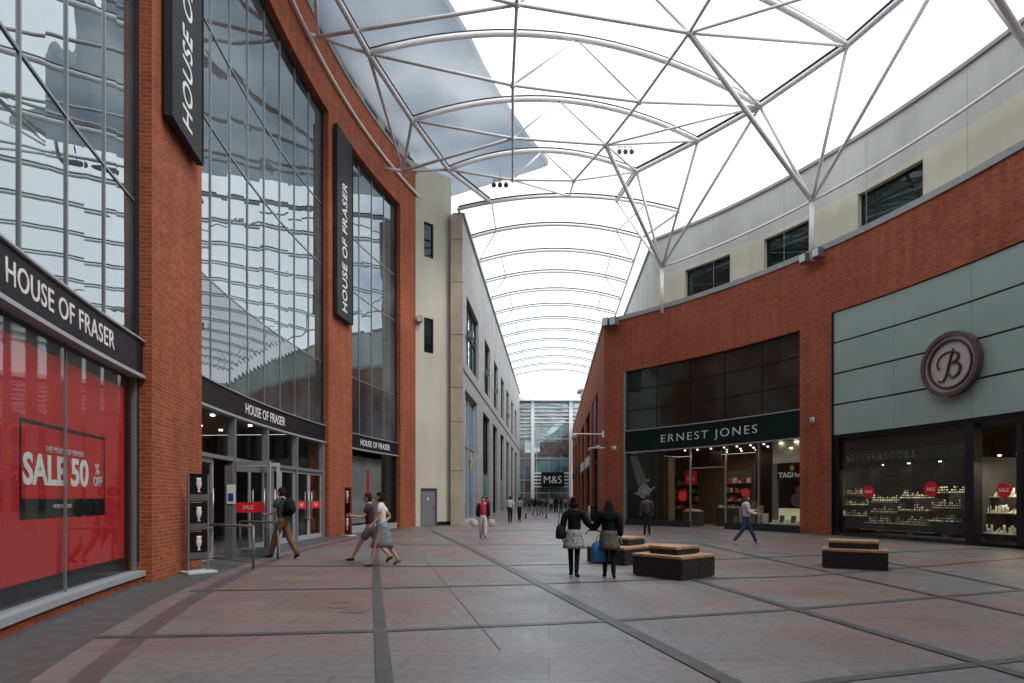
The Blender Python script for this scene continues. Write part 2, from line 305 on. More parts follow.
        o = bpy.data.objects.new(name, me); COL.objects.link(o)
        if parent is not None: o.parent = parent
        if loc: o.location = loc
        return o
def tag(o, label=None, cat=None, group=None, kind=None):
    if label: o['label'] = label
    if cat: o['category'] = cat
    if group: o['group'] = group
    if kind: o['kind'] = kind
    return o
def empty(name, loc=(0, 0, 0), rz=0, label=None, cat=None, group=None):
    o = bpy.data.objects.new(name, None); COL.objects.link(o); o.location = loc; o.rotation_euler = (0, 0, rz); o.empty_display_size = .2
    return tag(o, label, cat, group)
def copy_tree(o, parent=None):
    c = o.copy(); COL.objects.link(c)
    if parent is not None: c.parent = parent
    for ch in list(o.children): copy_tree(ch, c)
    return c
# the two curved fronts: s = arc length, off = metres towards the plaza
class Arc:
    def __init__(s, cx, cy, R, side): s.cx, s.cy, s.R, s.side = cx, cy, R, side
    def __call__(s, t, off=0.0):
        a = t/s.R; r = s.R-off
        return (s.cx+s.side*r*math.cos(a), s.cy+r*math.sin(a))
    def sy(s, y): return s.R*math.asin((y-s.cy)/s.R)
    def px(s, u, off=0.0):
        k = (u-512)/F; lo, hi = (s.sy(2.0), s.R*1.3)
        g = lambda t: (lambda q: q[0]-k*q[1])(s(t, off))
        # walk from near to far until the ray is crossed
        n = 4000; pv = g(lo)
        for i in range(1, n+1):
            t = lo+(hi-lo)*i/n; c = g(t)
            if pv*c <= 0: return t
            pv = c
        return hi
    def rot(s, t): # angle whose local X runs left-to-right for someone in the plaza
        a = t/s.R
        return (PI/2-a) if s.side < 0 else (a-PI/2)
AL = Arc(39.512, 20.774, 47.444, -1); AR = Arc(-17.4, 14.222, 33.572, 1)
def text_mesh(txt, size, extr, sx=1.0, bold=0.0, spacing=1.0):
    cu = bpy.data.curves.new('lettering', 'FONT'); cu.body = txt; cu.size = size; cu.extrude = extr; cu.offset = bold; cu.resolution_u = 4
    cu.align_x = 'CENTER'; cu.align_y = 'CENTER'; cu.space_character = spacing
    o = bpy.data.objects.new('lettering', cu); COL.objects.link(o)
    bpy.context.view_layer.update()
    me = bpy.data.meshes.new_from_object(o.evaluated_get(bpy.context.evaluated_depsgraph_get())); bpy.data.objects.remove(o); bpy.data.curves.remove(cu)
    for v in me.vertices: v.co.x *= sx
    return me
def arc_text(A, txt, s, z, size, off, m, parent, vertical=False, sx=1.0, bold=0.0, spacing=1.0, extr=.012, name='lettering', span=None):
    me = text_mesh(txt, size, extr, sx, bold, spacing)
    if span:
        lo = min(v.co.x for v in me.vertices); hi = max(v.co.x for v in me.vertices)
        for v in me.vertices: v.co.x = (v.co.x-(lo+hi)/2)*span/(hi-lo)
    d = 1 if A.side < 0 else -1
    for v in me.vertices:
        x, y, q = v.co
        if vertical: x, y = -y, x
        p = A(s+d*x, off+q+extr); v.co = (p[0], p[1], z+y)
    me.materials.clear(); me.materials.append(m)
    o = bpy.data.objects.new(name, me); COL.objects.link(o); o.parent = parent; return o
def flat_text(txt, loc, rz, size, m, parent, sx=1.0, bold=0.0, extr=.01, spacing=1.0, name='lettering'):
    me = text_mesh(txt, size, extr, sx, bold, spacing)
    R = Matrix.Rotation(rz, 4, 'Z') @ Matrix.Rotation(PI/2, 4, 'X')
    me.transform(Matrix.Translation(loc) @ R); me.materials.clear(); me.materials.append(m)
    o = bpy.data.objects.new(name, me); COL.objects.link(o); o.parent = parent; return o
# ================================================================== GROUND
gb = MB(); gb.face([(-600, -300, 0), (600, -300, 0), (600, 900, 0), (-600, 900, 0)])
tag(gb.build('ground', M['paving']), kind='structure')
def gp(px, py): y = HC*F/(py-HOR); return ((px-512)/F*y, y)
def ribbon(pts, w, z, m, name='paving_band'):
    w *= .8
    P = [Vector(p) for p in pts]; mb = MB(); L, R = [], []
    for i, p in enumerate(P):
        d = (P[min(i+1, len(P)-1)]-P[max(i-1, 0)]).normalized(); nn = Vector((-d.y, d.x))*w/2
        L.append(p+nn); R.append(p-nn)
    for i in range(len(P)-1): mb.face([(*L[i], z), (*R[i], z), (*R[i+1], z), (*L[i+1], z)])
    tag(mb.build(name, m), kind='structure')
def flat_arc(A, s0, s1, o0, o1, z, m, name):
    mb = MB(); n = int((s1-s0)/.8)
    for i in range(n):
        a = s0+(s1-s0)*i/n; b = s0+(s1-s0)*(i+1)/n
        mb.face([(*A(a, o0), z), (*A(b, o0), z), (*A(b, o1), z), (*A(a, o1), z)])
    tag(mb.build(name, m), kind='structure')
flat_arc(AL, AL.sy(-10), AL.sy(33), .05, 1.1, .004, M['slate'], 'slate_paving')
flat_arc(AL, AL.sy(-10), AL.sy(26), 1.42, 1.68, .004, M['bandp'], 'paving_band')
flat_arc(AR, AR.sy(-10), AR.sy(38), .05, .5, .004, M['slate'], 'slate_paving')
ribbon([gp(389, 683+60), gp(385, 683), gp(377, 590), gp(376, 548)], .19, .012, M['band'])
G = lambda *a: [gp(*q) for q in a]
ribbon(G((890, 765), (727, 681), (512, 570), (465, 546), (432, 531)), .24, .012, M['band'])
ribbon(G((1300, 757), (982, 664), (657, 569), (575, 545)), .2, .012, M['band'])
ribbon(G((1300, 675), (1024, 615), (772, 560), (700, 544)), .16, .012, M['band'])
ribbon(G((1200, 625), (1024, 590), (870, 559)), .16, .012, M['band'])
ribbon(G((92, 637.5), (240, 635), (385, 631), (512, 625.5), (612, 621), (787, 610), (1024, 590), (1250, 570)), .17, .008, M['band'])
ribbon(G((190, 591), (375, 588.5), (512, 585), (650, 580), (802, 576.5), (942, 565), (1024, 558)), .17, .008, M['band'])
ribbon(G((255, 566), (450, 566.5), (640, 563), (800, 556), (1000, 548)), .16, .008, M['band'])
ribbon(G((600, 720), (832, 681), (982, 664), (1100, 650)), .16, .008, M['band'])
ribbon(G((400, 545), (560, 545), (760, 541)), .14, .008, M['band'])
ribbon(G((440, 531), (600, 530)), .2, .008, M['band'])
ribbon(G((500, 650), (438, 575), (420, 553)), .012, .008, M['band'], 'paving_joint')
# inspection cover lines
for (x, y) in ((341, 603), (338, 608), (352, 613)):
    c = gp(x, y); ribbon([(c[0]-.16, c[1]), (c[0]+.16, c[1])], .04, .008, M['band'], 'drain_slot')
# ================================================================== LEFT: DEPARTMENT STORE
ds = empty('department_store', (-9, 12, 0), 0, 'tall curved red brick department store with three full height reflective glass bays', 'department store')
def D(mb, name, m, parent=None, **k):
    o = mb.build(name, m, **k)
    par = parent or ds
    o.parent = par; o.matrix_parent_inverse = par.matrix_world.inverted() if False else Matrix.Translation(-Vector(ds.location)) if par is ds else Matrix.Identity(4)
    return o
# keep parents at the world origin offset free: simplest is to shift children back
s_m = AL.px(137); s0b = AL.px(3)
sP1 = (AL.px(150, .25)-.0, AL.px(201.5, .25))
sP1 = (AL.px(137)+.02, sP1[1])
sP2 = (AL.px(322.5), AL.px(352, .25))
sP3 = (AL.px(396), AL.px(418.5, .25))
S_BACK = AL.sy(-9)
ZG0, ZF0, ZTOP, ZCOP = 4.56, 3.84, 17.35, 20.0
for a, b in (sP1, sP2, sP3): D(MB().arc(AL, a, b, -.6, .25, 0, ZTOP), 'brick_pier', M['brickL'])
D(MB().arc(AL, S_BACK-3, S_BACK, -.6, .25, 0, ZTOP), 'brick_pier', M['brickL'])
D(MB().arc(AL, S_BACK-3, sP3[1], -.6, .25, ZTOP, ZCOP), 'brick_parapet', M['brickL'])
D(MB().arc(AL, S_BACK-3, sP3[1]+.05, -.65, .32, ZCOP, ZCOP+.14), 'coping', M['coping'])
mb = MB(); pts = [(*AL(s, .36), 18.75) for s in [S_BACK+(sP3[1]-S_BACK)*i/60 for i in range(61)]]
mb.tube(pts, .07, 8); D(mb, 'gutter_pipe', M['steel'])
D(MB().arc(AL, S_BACK-3, sP3[1], -.8, -.3, ZCOP+.14, 23.2), 'upper_wall', M['greyrender'])
mb = MB()
for i in range(9):
    a = AL.sy(16)+i*2.4; mb.arc(AL, a, a+1.5, -.3, -.27, 20.3, 21.2)
D(mb, 'window', M['dglass'])
# glazing bays
def bay(s0, s1, nd, zs, off=0.0, arc=AL, parent=None, pane=None, frame=None, fw=.042, fd=-.005, name='window', spandrel=False):
    pm = MB(); n_ = max(4, int((s1-s0)/.3))
    for i in range(n_):
        a, b = s0+(s1-s0)*i/n_, s0+(s1-s0)*(i+1)/n_; pa, pb = arc(a, off-.035), arc(b, off-.035)
        pm.face([(*pa, zs[0]), (*pb, zs[0]), (*pb, zs[-1]), (*pa, zs[-1])], [(a, zs[0]), (b, zs[0]), (b, zs[-1]), (a, zs[-1])], smooth=True)
    o = pm.build(name, pane or M['cglass']); o.parent = parent
    if spandrel: MB().arc(arc, s0+.02, s1-.02, off-.03, off-.022, zs[0]+.02, zs[1], step=.3).build('spandrel', M['spandrel'], o)
    fm = MB(); w = fw/2; mull = []
    for i in range(nd+1):
        t = s0+(s1-s0)*i/nd; t = min(max(t, s0+w), s1-w); mull.append((t-w, t+w)); fm.arc(arc, t-w, t+w, off-.045, off+fd, zs[0], zs[-1])
    for z in zs:
        z0 = min(max(z, zs[0]+w), zs[-1]-w)
        for i in range(nd): fm.arc(arc, mull[i][1], mull[i+1][0], off-.045, off+fd-.005, z0-w, z0+w)
    f = fm.build('frame', frame or M['alu']); f.parent = o
    return o
ZT = [ZG0, 7.15, 11.1, 13.55, ZTOP]
ds.location = (0, 0, 0)
bay(S_BACK, s_m, 17, ZT, parent=ds, pane=M['cglass_toe']); bay(sP1[1], sP2[0], 8, ZT, parent=ds, spandrel=True); bay(sP2[1], sP3[0], 4, ZT, parent=ds, spandrel=True)
for o in ds.children: o.matrix_parent_inverse = Matrix.Identity(4)
# dark outer frames round the bays
for a, b in ((sP1[1], sP2[0]), (sP2[1], sP3[0]), (S_BACK, s_m)):
    mb = MB(); mb.arc(AL, a, a+.1, -.06, .04, 0.39, ZTOP-.002); mb.arc(AL, b-.1, b, -.06, .04, 0.39, ZTOP-.002); mb.arc(AL, a+.1, b-.1, -.06, .04, ZTOP-.1, ZTOP-.002)
    mb.build('bay_frame', M['darkframe'], ds)
# fascia signs (things)
def fascia(a, b, label, txts):
    t = empty('fascia_sign', (0, 0, 0), 0, label, 'sign', 'store name signs on the curved front')
    MB().arc(AL, a, b, -.06, .1, ZF0+.06, ZG0-.03).build('board', M['charcoal'], t)
    mb = MB(); mb.arc(AL, a, b, -.06, .15, ZF0, ZF0+.06); mb.arc(AL, a, b, -.06, .15, ZG0-.03, ZG0); mb.build('trim', M['alul'], t)
    for (s, z, size, sp_) in txts: arc_text(AL, 'HOUSE OF FRASER', s, z, size, .1, M['white'], t, bold=.003, spacing=1.05, span=sp_, extr=.004)
sA, sB_ = AL.px(5, .1), AL.px(114, .1)
fascia(S_BACK, s_m-.002, 'black fascia sign above the red sale window, largest white lettering', [((sA+sB_)/2, 4.22, .42, sB_-sA)])
sA, sB_ = AL.px(242), AL.px(282)
fascia(sP1[1], sP2[0], 'black fascia sign over the glass entrance doors between two brick piers', [((sA+sB_)/2, 4.2, .42, sB_-sA)])
sA, sB_ = AL.px(358.5), AL.px(388)
fascia(sP2[1], sP3[0], 'short black fascia sign above the grey poster window by the last brick pier', [((sA+sB_)/2, 4.2, .40, sB_-sA)])
# vertical banners
def banner(u0, u1, z0, z1, label, zc, size, fit):
    a, b = AL.px(u0, .4), AL.px(u1, .4)
    t = empty('banner_sign', (0, 0, 0), 0, label, 'sign', 'tall black banner signs')
    MB().arc(AL, a, b, .33, .45, z0, z1).build('board', M['black'], t)
    mb = MB(); mb.arc(AL, a-.03, a, .31, .47, z0, z1); mb.arc(AL, b, b+.03, .31, .47, z0, z1); mb.arc(AL, a-.03, b+.03, .31, .47, z0-.03, z0); mb.build('edge_trim', M['darkframe'], t)
    for z in (z0+1, z1-1): MB().arc(AL, (a+b)/2-.1, (a+b)/2+.1, .25, .33, z-.1, z+.1).build('bracket', M['greymetal'], t)
    arc_text(AL, 'HOUSE OF FRASER', (a+b)/2, zc, size, .45, M['white'], t, vertical=True, bold=.006, spacing=1.06, span=fit, extr=.005)
banner(169, 200, 9.15, 18.0, 'huge black vertical banner with white lettering on the nearest brick pier', 12.15, .8, 5.5)
banner(336, 351.5, 9.25, 17.1, 'narrow black vertical banner on the brick pier between the two far glass bays', 12.3, .72, 5.5)
# nearest bay ground floor: display window
D2 = lambda mb, name, m, parent=ds, **k: mb.build(name, m, parent, **k)
D2(MB().arc(AL, S_BACK, s_m, -.5, .1, 0, .14), 'plinth', M['brickL'])
D2(MB().arc(AL, S_BACK, s_m, -.5, .15, .14, .24), 'sill', M['alul'])
dw = D2(MB().arc(AL, S_BACK, s_m-.1, -.03, -.015, .241, ZF0), 'display_window', M['glass'])
mb = MB()
for i in range(8):
    t = AL.px(66.5)-(i)*3.2
    if t > S_BACK: mb.arc(AL, t-.007, t+.007, -.04, .0, .241, ZF0)
t = AL.px(134.5); mb.arc(AL, t-.04, t+.0, -.05, .03, .241, ZF0); mb.build('frame', M['alu'], dw)
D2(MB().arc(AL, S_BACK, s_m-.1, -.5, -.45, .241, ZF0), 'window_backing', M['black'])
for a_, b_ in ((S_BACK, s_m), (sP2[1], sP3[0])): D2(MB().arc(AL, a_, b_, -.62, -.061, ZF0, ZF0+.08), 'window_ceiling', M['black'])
sp = empty('sale_poster', (0, 0, 0), 0, 'large red sale poster behind the nearest shop window', 'poster')
e1 = AL.px(128)
mb = MB()
mb.arc(AL, S_BACK+.2, e1, -.085, -.07, .52, 3.6); mb.build('red_sheet', M['red'], sp)
MB().arc(AL, S_BACK, s_m-.1, -.14, -.11, .245, ZF0).build('black_surround', M['black'], sp)
mb = MB(); fa, fb = AL.px(16, -.1), AL.px(103, -.1); zb, zt_ = 1.32, 2.62
mb.arc(AL, fa, fb, -.07, -.066, zb, zb+.05); mb.arc(AL, fa, fb, -.07, -.066, zt_-.05, zt_); mb.arc(AL, fa, fa+.05, -.07, -.066, zb+.05, zt_-.05); mb.arc(AL, fb-.05, fb, -.07, -.066, zb+.05, zt_-.05)
mb.arc(AL, fa+.05, fb-.05, -.07, -.067, zb+.05, zb+.27); mb.build('black_border', M['black'], sp)
arc_text(AL, 'SALE', (AL.px(22, -.07)+AL.px(65, -.07))/2, 1.96, .56, -.067, M['white'], sp, span=AL.px(65, -.07)-AL.px(22, -.07), bold=.018, extr=.003)
arc_text(AL, '50', (AL.px(70, -.07)+AL.px(88, -.07))/2, 1.96, .56, -.067, M['white'], sp, span=AL.px(88, -.07)-AL.px(70, -.07), bold=.018, extr=.003)
arc_text(AL, '%', AL.px(94.5, -.1), 2.06, .24, -.067, M['letter'], sp, extr=.004, bold=.005)
arc_text(AL, 'OFF', AL.px(95, -.1), 1.86, .21, -.067, M['letter'], sp, extr=.004, sx=.9, bold=.005)
arc_text(AL, 'THE HOUSE OF FRASER', AL.px(62, -.1), 2.27, .12, -.067, M['letter'], sp, extr=.003)
arc_text(AL, 'MORE IN STORE', AL.px(60, -.1), 1.48, .08, -.067, M['letter'], sp, extr=.003)
# entrance bay ground floor
ea, eb = sP1[1]+.1, sP2[0]-.1
ZD = 2.62
nb = 4; step = (eb-ea)/nb
tw = D2(MB().arc(AL, ea, eb, -.05, -.035, ZD+.1, ZF0), 'transom_window', M['glass'])
mb = MB()
for i in range(nb+1):
    t = min(max(ea+i*step, ea+.05), eb-.05); mb.arc(AL, t-.05, t+.05, -.08, .12, 0, ZF0)
for i in range(nb): mb.arc(AL, ea+i*step+(.1 if i == 0 else .05), ea+(i+1)*step-(.1 if i == nb-1 else .05), -.08, .10, ZD, ZD+.1)
mb.build('frame', M['alu'], tw)

def door(sa, sb, ang=0.0, hinge=0, sticker=True):
    """an aluminium leaf between sa and sb, hinged at one side, swung out by ang"""
    pa, pb = Vector(AL(sa)), Vector(AL(sb)); w = (pb-pa).length
    if hinge == 1: pa, pb = pb, pa
    base = math.atan2((pb-pa).y, (pb-pa).x)
    o = MB(); fr = .09
    o.box(0, fr, -.025, .025, .02, ZD-.01); o.box(w-fr, w, -.025, .025, .02, ZD-.01)
    o.box(fr, w-fr, -.025, .025, .02, .2); o.box(fr, w-fr, -.025, .025, ZD-.12, ZD-.01)
    d = o.build('door', M['alul'], ds); d.location = (*pa, 0); d.rotation_euler = (0, 0, base+ang)
    MB().box(fr, w-fr, -.008, .008, .2, ZD-.12).build('pane', M['glass'], d)
    sgn = 1 if hinge else -1
    hm = MB(); 
    for yy in (-.07, .07): hm.tube([(w-.14, yy, .75), (w-.14, yy, 1.85)], .016, 8); 
    for zz in (.85, 1.75): hm.tube([(w-.14, -.07, zz), (w-.14, .07, zz)], .012, 6)
    hm.build('handle', M['metal'], d)
    if sticker:
        st = MB()
        for yy in (-.013, .011): st.box(fr+.02, w-fr-.16, yy, yy+.003, 1.2, 1.48)
        q = st.build('sale_sticker', M['redsign'], d)
        for yy, r in ((-.014, 0), (.015, PI)):
            flat_text('SALE', (w/2-.06, yy, 1.34), r, .16, M['white'], d, extr=.001)
for i in range(nb):
    a = ea+i*step+.06; b = ea+(i+1)*step-.06; mid = (a+b)/2
    if i == 0:
        door(a, mid-.01, 0, 0, False)
        door(mid+.01, b, 1.25, 1)
    elif i == 1:
        door(a, mid-.01, -1.15, 0); door(mid+.01, b, 0, 1)
    else:
        door(a, mid-.01, 0, 0); door(mid+.01, b, 0, 1)
# interior of the store behind the doors
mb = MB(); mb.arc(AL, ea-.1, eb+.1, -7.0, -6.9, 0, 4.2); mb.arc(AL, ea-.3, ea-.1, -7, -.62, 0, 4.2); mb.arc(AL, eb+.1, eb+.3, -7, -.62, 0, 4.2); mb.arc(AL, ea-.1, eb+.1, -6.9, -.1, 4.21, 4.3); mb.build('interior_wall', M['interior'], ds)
mb = MB()
for i in range(7):
    for k in range(3): c = AL(ea+.7+i*1.35, -1.4-k*1.8); mb.box(c[0]-.05, c[0]+.05, c[1]-.05, c[1]+.05, 4.15, 4.2)
mb.build('downlight', M['lamp'], ds)
for i in range(6):
    mb = MB(); s = ea+.9+i*1.5; hh = random.uniform(.9, 1.9); mb.arc(AL, s, s+.8, -5.2, -4.5, 0, hh); mb.build('display_stand', random.choice([M['tan'], M['interior'], M['display'], M['greymetal']]), ds)
# far bay shop window with a grey poster
wa, wb = sP2[1]+.1, sP3[0]-.1
D2(MB().arc(AL, wa, wb, -.3, .1, 0, .28), 'plinth', M['alul'])
dw2 = D2(MB().arc(AL, wa, wb, -.03, -.015, .28, ZF0), 'display_window', M['glass'])
MB().arc(AL, wb-1.0, wb, -.12, -.04, .28, ZF0).build('frame', M['black'], dw2)
D2(MB().arc(AL, wa, wb, -.6, -.55, .28, ZF0), 'window_backing', M['black'])
gpz = empty('grey_poster', (0, 0, 0), 0, 'grey window poster with red ribbons beside the last brick pier', 'poster')
MB().arc(AL, wa+.05, wb-1.05, -.32, -.3, .4, ZF0-.25).build('sheet', M['greyposter'], gpz)
for k, (t, z0, z1) in enumerate(((.12, 1.2, 2.6), (.5, .9, 3.0))):
    s = wa+t*(wb-wa); MB().arc(AL, s, s+.28, -.3, -.29, z0, z1).build('ribbon', M['red'], gpz)
# downpipe and box at the end of the brick
def downpipe(x, y, z1, label):
    t = empty('downpipe', (x, y, 0), 0, label, 'pipe')
    MB().tube([(0, 0, .05), (0, 0, z1)], .07, 10).build('pipe', M['greymetal'], t)
    mb = MB(); 
    for k in range(7): mb.box(-.1, .1, -.1, .1, .6+k*2.7, .72+k*2.7)
    mb.build('clip', M['greymetal'], t); MB().box(-.14, .14, -.14, .14, 0, .5).build('shoe', M['greymetal'], t)
q = AL(sP3[1]+.12, .2); downpipe(q[0], q[1], 18.7, 'grey downpipe between the last brick pier and the cream wall')
# the curved roof overhang above the canopy
ov = [(1.75, 37.25), (2.15, 36.9), (1.75, 36.0), (1.0, 34.6), (.2, 32.7), (-.6, 30.8), (-1.25, 28.9), (-1.8, 27), (-2.7, 24.7), (-3.35, 22), (-3.8, 19), (-4.0, 15), (-3.9, 10), (-3.5, 4), (-2.8, -2), (-1.9, -8)]
wall = [AL(S_BACK+(sP3[1]+1-S_BACK)*i/18, -1.4) for i in range(19)]
poly = ov+wall+[(-5.2, 37.6), (-3.6, 41)]
me = MB(); 
inner = [AL(min(AL.sy(min(p[1], 36.4)), sP3[1]+2), -1.4) for p in ov]
inner = [(-4.4, 41.0), (-4.7, 40.2), (-5.2, 39), (-5.6, 37.6)]+inner[4:]
for z in (21.4, 21.75):
    for i in range(len(ov)-1): me.face([(*ov[i], z), (*ov[i+1], z), (*inner[i+1], z), (*inner[i], z)])
for i in range(len(ov)-1): me.face([(*ov[i], 21.4), (*ov[i+1], 21.4), (*ov[i+1], 21.75), (*ov[i], 21.75)])
me.face([(*ov[0], 21.4), (*inner[0], 21.4), (*inner[0], 21.75), (*ov[0], 21.75)])
me.build('roof_overhang', M['overhang'], ds)
# ================================================================== CREAM BLOCK
cb = empty('cream_building', (0, 0, 0), 0, 'cream rendered block with a grey service door between the brick front and the stone building', 'building')
A0 = Vector((-5.55, 35.0)); A1 = Vector((-3.62, 36.9)); ux = (A1-A0).normalized(); un = Vector((ux.y, -ux.x)); Lc = (A1-A0).length
def opx(u, O, d):  # distance along a straight wall where a ray at column u meets it
    k = (u-512)/F; return (k*O.y-O.x)/(d.x-k*d.y)
x0w, x1w = opx(424, A0, ux), opx(433.5, A0, ux); xd0, xd1 = opx(420.5, A0, ux), opx(437, A0, ux)
def yy(x): return (A0+ux*x).y
def zpx(v, y): return HC+(HOR-v)*y/F
wz = [(zpx(256, yy(x0w)), zpx(221, yy(x0w))), (zpx(352, yy(x0w)), zpx(317, yy(x0w)))]
DH = zpx(488, 35.5)
TOPC = 20.6
mb = MB(); B = lambda a, b, c, d, z0, z1: mb.obox(A0, ux, un, a, b, c, d, z0, z1)
B(-1.5, xd0, -3, 0, 0, TOPC)
B(xd0, x0w, -3, 0, DH, TOPC); B(x0w, x1w, -3, 0, DH, wz[1][0]); B(x0w, x1w, -3, 0, wz[1][1], wz[0][0]); B(x0w, x1w, -3, 0, wz[0][1], TOPC)
B(x1w, xd1, -3, 0, DH, TOPC); B(xd1, Lc, -3, 0, .0, TOPC)
mb.build('wall', M['cream'], cb)
for (z0, z1) in wz:
    w = MB().obox(A0, ux, un, x0w, x1w, -.15, -.12, z0, z1).build('window', M['dglass'], cb)
    mb = MB(); mb.obox(A0, ux, un, x0w, x0w+.05, -.12, -.05, z0, z1); mb.obox(A0, ux, un, x1w-.05, x1w, -.12, -.05, z0, z1); mb.obox(A0, ux, un, x0w+.05, x1w-.05, -.12, -.05, z0, z0+.06); mb.obox(A0, ux, un, x0w+.05, x1w-.05, -.12, -.05, z1-.06, z1); mb.obox(A0, ux, un, x0w+.05, x1w-.05, -.12, -.05, z0+1.0, z0+1.06); mb.build('frame', M['darkframe'], w)
d = MB().obox(A0, ux, un, xd0+.06, xd1-.06, -.14, -.08, .02, DH-.06).build('door', M['doorgrey'], cb)
mb = MB(); mb.obox(A0, ux, un, xd0, xd0+.06, -.14, .02, 0, DH); mb.obox(A0, ux, un, xd1-.06, xd1, -.14, .02, 0, DH); mb.obox(A0, ux, un, xd0+.06, xd1-.06, -.14, .02, DH-.06, DH); mb.build('frame', M['greymetal'], d)
MB().obox(A0, ux, un, xd1-.2, xd1-.14, -.08, -.03, .95, 1.12).build('handle', M['metal'], d)
MB().obox(A0, ux, un, (xd0+xd1)/2-.06, (xd0+xd1)/2+.06, -.08, -.074, 1.5, 1.62).build('notice', M['white'], d)
MB().obox(A0, ux, un, xd1, Lc, 0, .03, 0, .22).build('skirting', M['charcoal'], cb)
# ================================================================== LEFT CORRIDOR: STONE BUILDING
sb = empty('stone_building', (0, 0, 0), 0, 'long pale stone building with tall windows along the left of the arcade', 'building')
CD = Vector((.066, 1)).normalized(); K = CD.y
C0 = Vector((-2.9, 36.7)); nR = Vector((CD.y, -CD.x))        # faces the arcade
def zc(Z): return (Z-36.7)/K
ZSB = 18.2; LEN = zc(99)
ops = [(37.6, 43.7, .15, 8.3), (47.2, 52.4, .15, 8.2), (55, 59.5, .15, 8.2), (63, 67.5, .15, 8.2), (71, 75.5, .15, 8.2), (79, 83.5, .15, 8.2), (87, 92, .15, 8.2)]
ops2 = [(38.2, 44.4, 9.9, 14.1), (48.4, 52.6, 9.9, 14.1), (56, 60, 9.9, 14.1), (63.5, 67.5, 9.9, 14.1), (71, 75, 9.9, 14.1), (79, 83, 9.9, 14.1), (87, 91, 9.9, 14.1)]
def wall_with(O, d, nn, total, th, zb, zt, rows, m, parent, name='wall'):
    """rows = list of (z0,z1,[(a,b),...]) openings; the rest is solid"""
    mb = MB(); z = zb
    for z0, z1, oo in rows:
        if z0 > z: mb.obox(O, d, nn, 0, total, -th, 0, z, z0)
        x = 0
        for a, b in oo:
            mb.obox(O, d, nn, x, a, -th, 0, z0, z1); x = b
        mb.obox(O, d, nn, x, total, -th, 0, z0, z1); z = z1
    if zt > z: mb.obox(O, d, nn, 0, total, -th, 0, z, zt)
    return mb.build(name, m, parent)
wall_with(C0, CD, nR, LEN, .45, 0, ZSB, [(.15, 8.2, [(zc(a), zc(b)) for a, b, _, _ in ops]), (9.9, 14.1, [(zc(a), zc(b)) for a, b, _, _ in ops2])], M['stone'], sb)
MB().obox(C0, CD, nR, -.1, LEN, -.6, .12, ZSB, ZSB+.25).build('coping', M['coping'], sb)
MB().obox(C0, CD, nR, 0, LEN, 0, .06, 9.2, 9.35).build('string_course', M['coping'], sb)
mb = MB(); mb.box(-3.62, -2.9, 36.45, 37.2, 0, ZSB+.1); mb.build('pillar', M['sand'], sb, bevel=.015)
for z in (3.2, 6.1, 8.1, 11.2, 14.3, 16.8): MB().box(-3.63, -2.89, 36.44, 37.0, z, z+.02).build('pillar_joint', M['gasket'], sb)
MB().obox(C0, CD, nR, .4, LEN, -9, -8.9, 0, ZSB).build('back_wall', M['stone'], sb)
MB().obox(C0, CD, nR, 0, LEN, -9, -.6, ZSB-.3, ZSB-.05).build('roof', M['coping'], sb)
def wwin(O, d, nn, a, b, z0, z1, parent, pane, nv, hz, frame=None, back=.3):
    w = MB().obox(O, d, nn, a, b, -back-.02, -back, z0, z1).build('window', pane, parent)
    mb = MB(); f = .04
    for i in range(nv+1):
        t = min(max(a+(b-a)*i/nv, a+f), b-f); mb.obox(O, d, nn, t-f, t+f, -back, -back+.1, z0, z1)
    for z in [z0+f]+hz+[z1-f]:
        for i in range(nv): mb.obox(O, d, nn, a+(b-a)*i/nv+f*(2 if i == 0 else 1), a+(b-a)*(i+1)/nv-f*(2 if i == nv-1 else 1), -back, -back+.08, z-f, z+f)
    mb.build('frame', frame or M['darkframe'], w); return w
for i, (a, b, z0, z1) in enumerate(ops): wwin(C0, CD, nR, zc(a), zc(b), z0, 8.2, sb, M['farglass'] if i == 0 else M['dglass'], 2 if i == 0 else 3, [4.9] if i == 0 else [3.6, 4.9], M['alul'] if i == 0 else M['darkframe'])
for i, (a, b, z0, z1) in enumerate(ops2): wwin(C0, CD, nR, zc(a), zc(b), z0, z1, sb, M['farglass'] if i == 0 else M['dglass'], 3, [12.2])
mb = MB()
for i in (1, 3): mb.obox(C0, CD, nR, zc(ops[i][0])+.3, zc(ops[i][1])-.3, -.2, -.16, .15, 3.5)
mb.build('aqua_panel', M['aqua'], sb)
# yellow emblem in the first window
yb = empty('window_emblem', (0, 0, 0), 0, 'yellow star-shaped emblem sign inside the first tall arcade window', 'sign')
o = C0+CD*zc(42)+nR*(-.22); mb = MB()
for k in range(5):
    t = k*2*PI/5+.3; a_ = Vector((math.cos(t), math.sin(t))); b_ = Vector((-a_.y, a_.x))
    pl = [a_*.08+b_*.16, a_*.7, a_*.08-b_*.16]
    mb.slab([(o.x+CD.x*q.x, o.y+CD.y*q.x, 4.0+q.y) for q in pl], (nR.x*.04, nR.y*.04, 0))
mb.build('emblem', M['yellow'], yb)
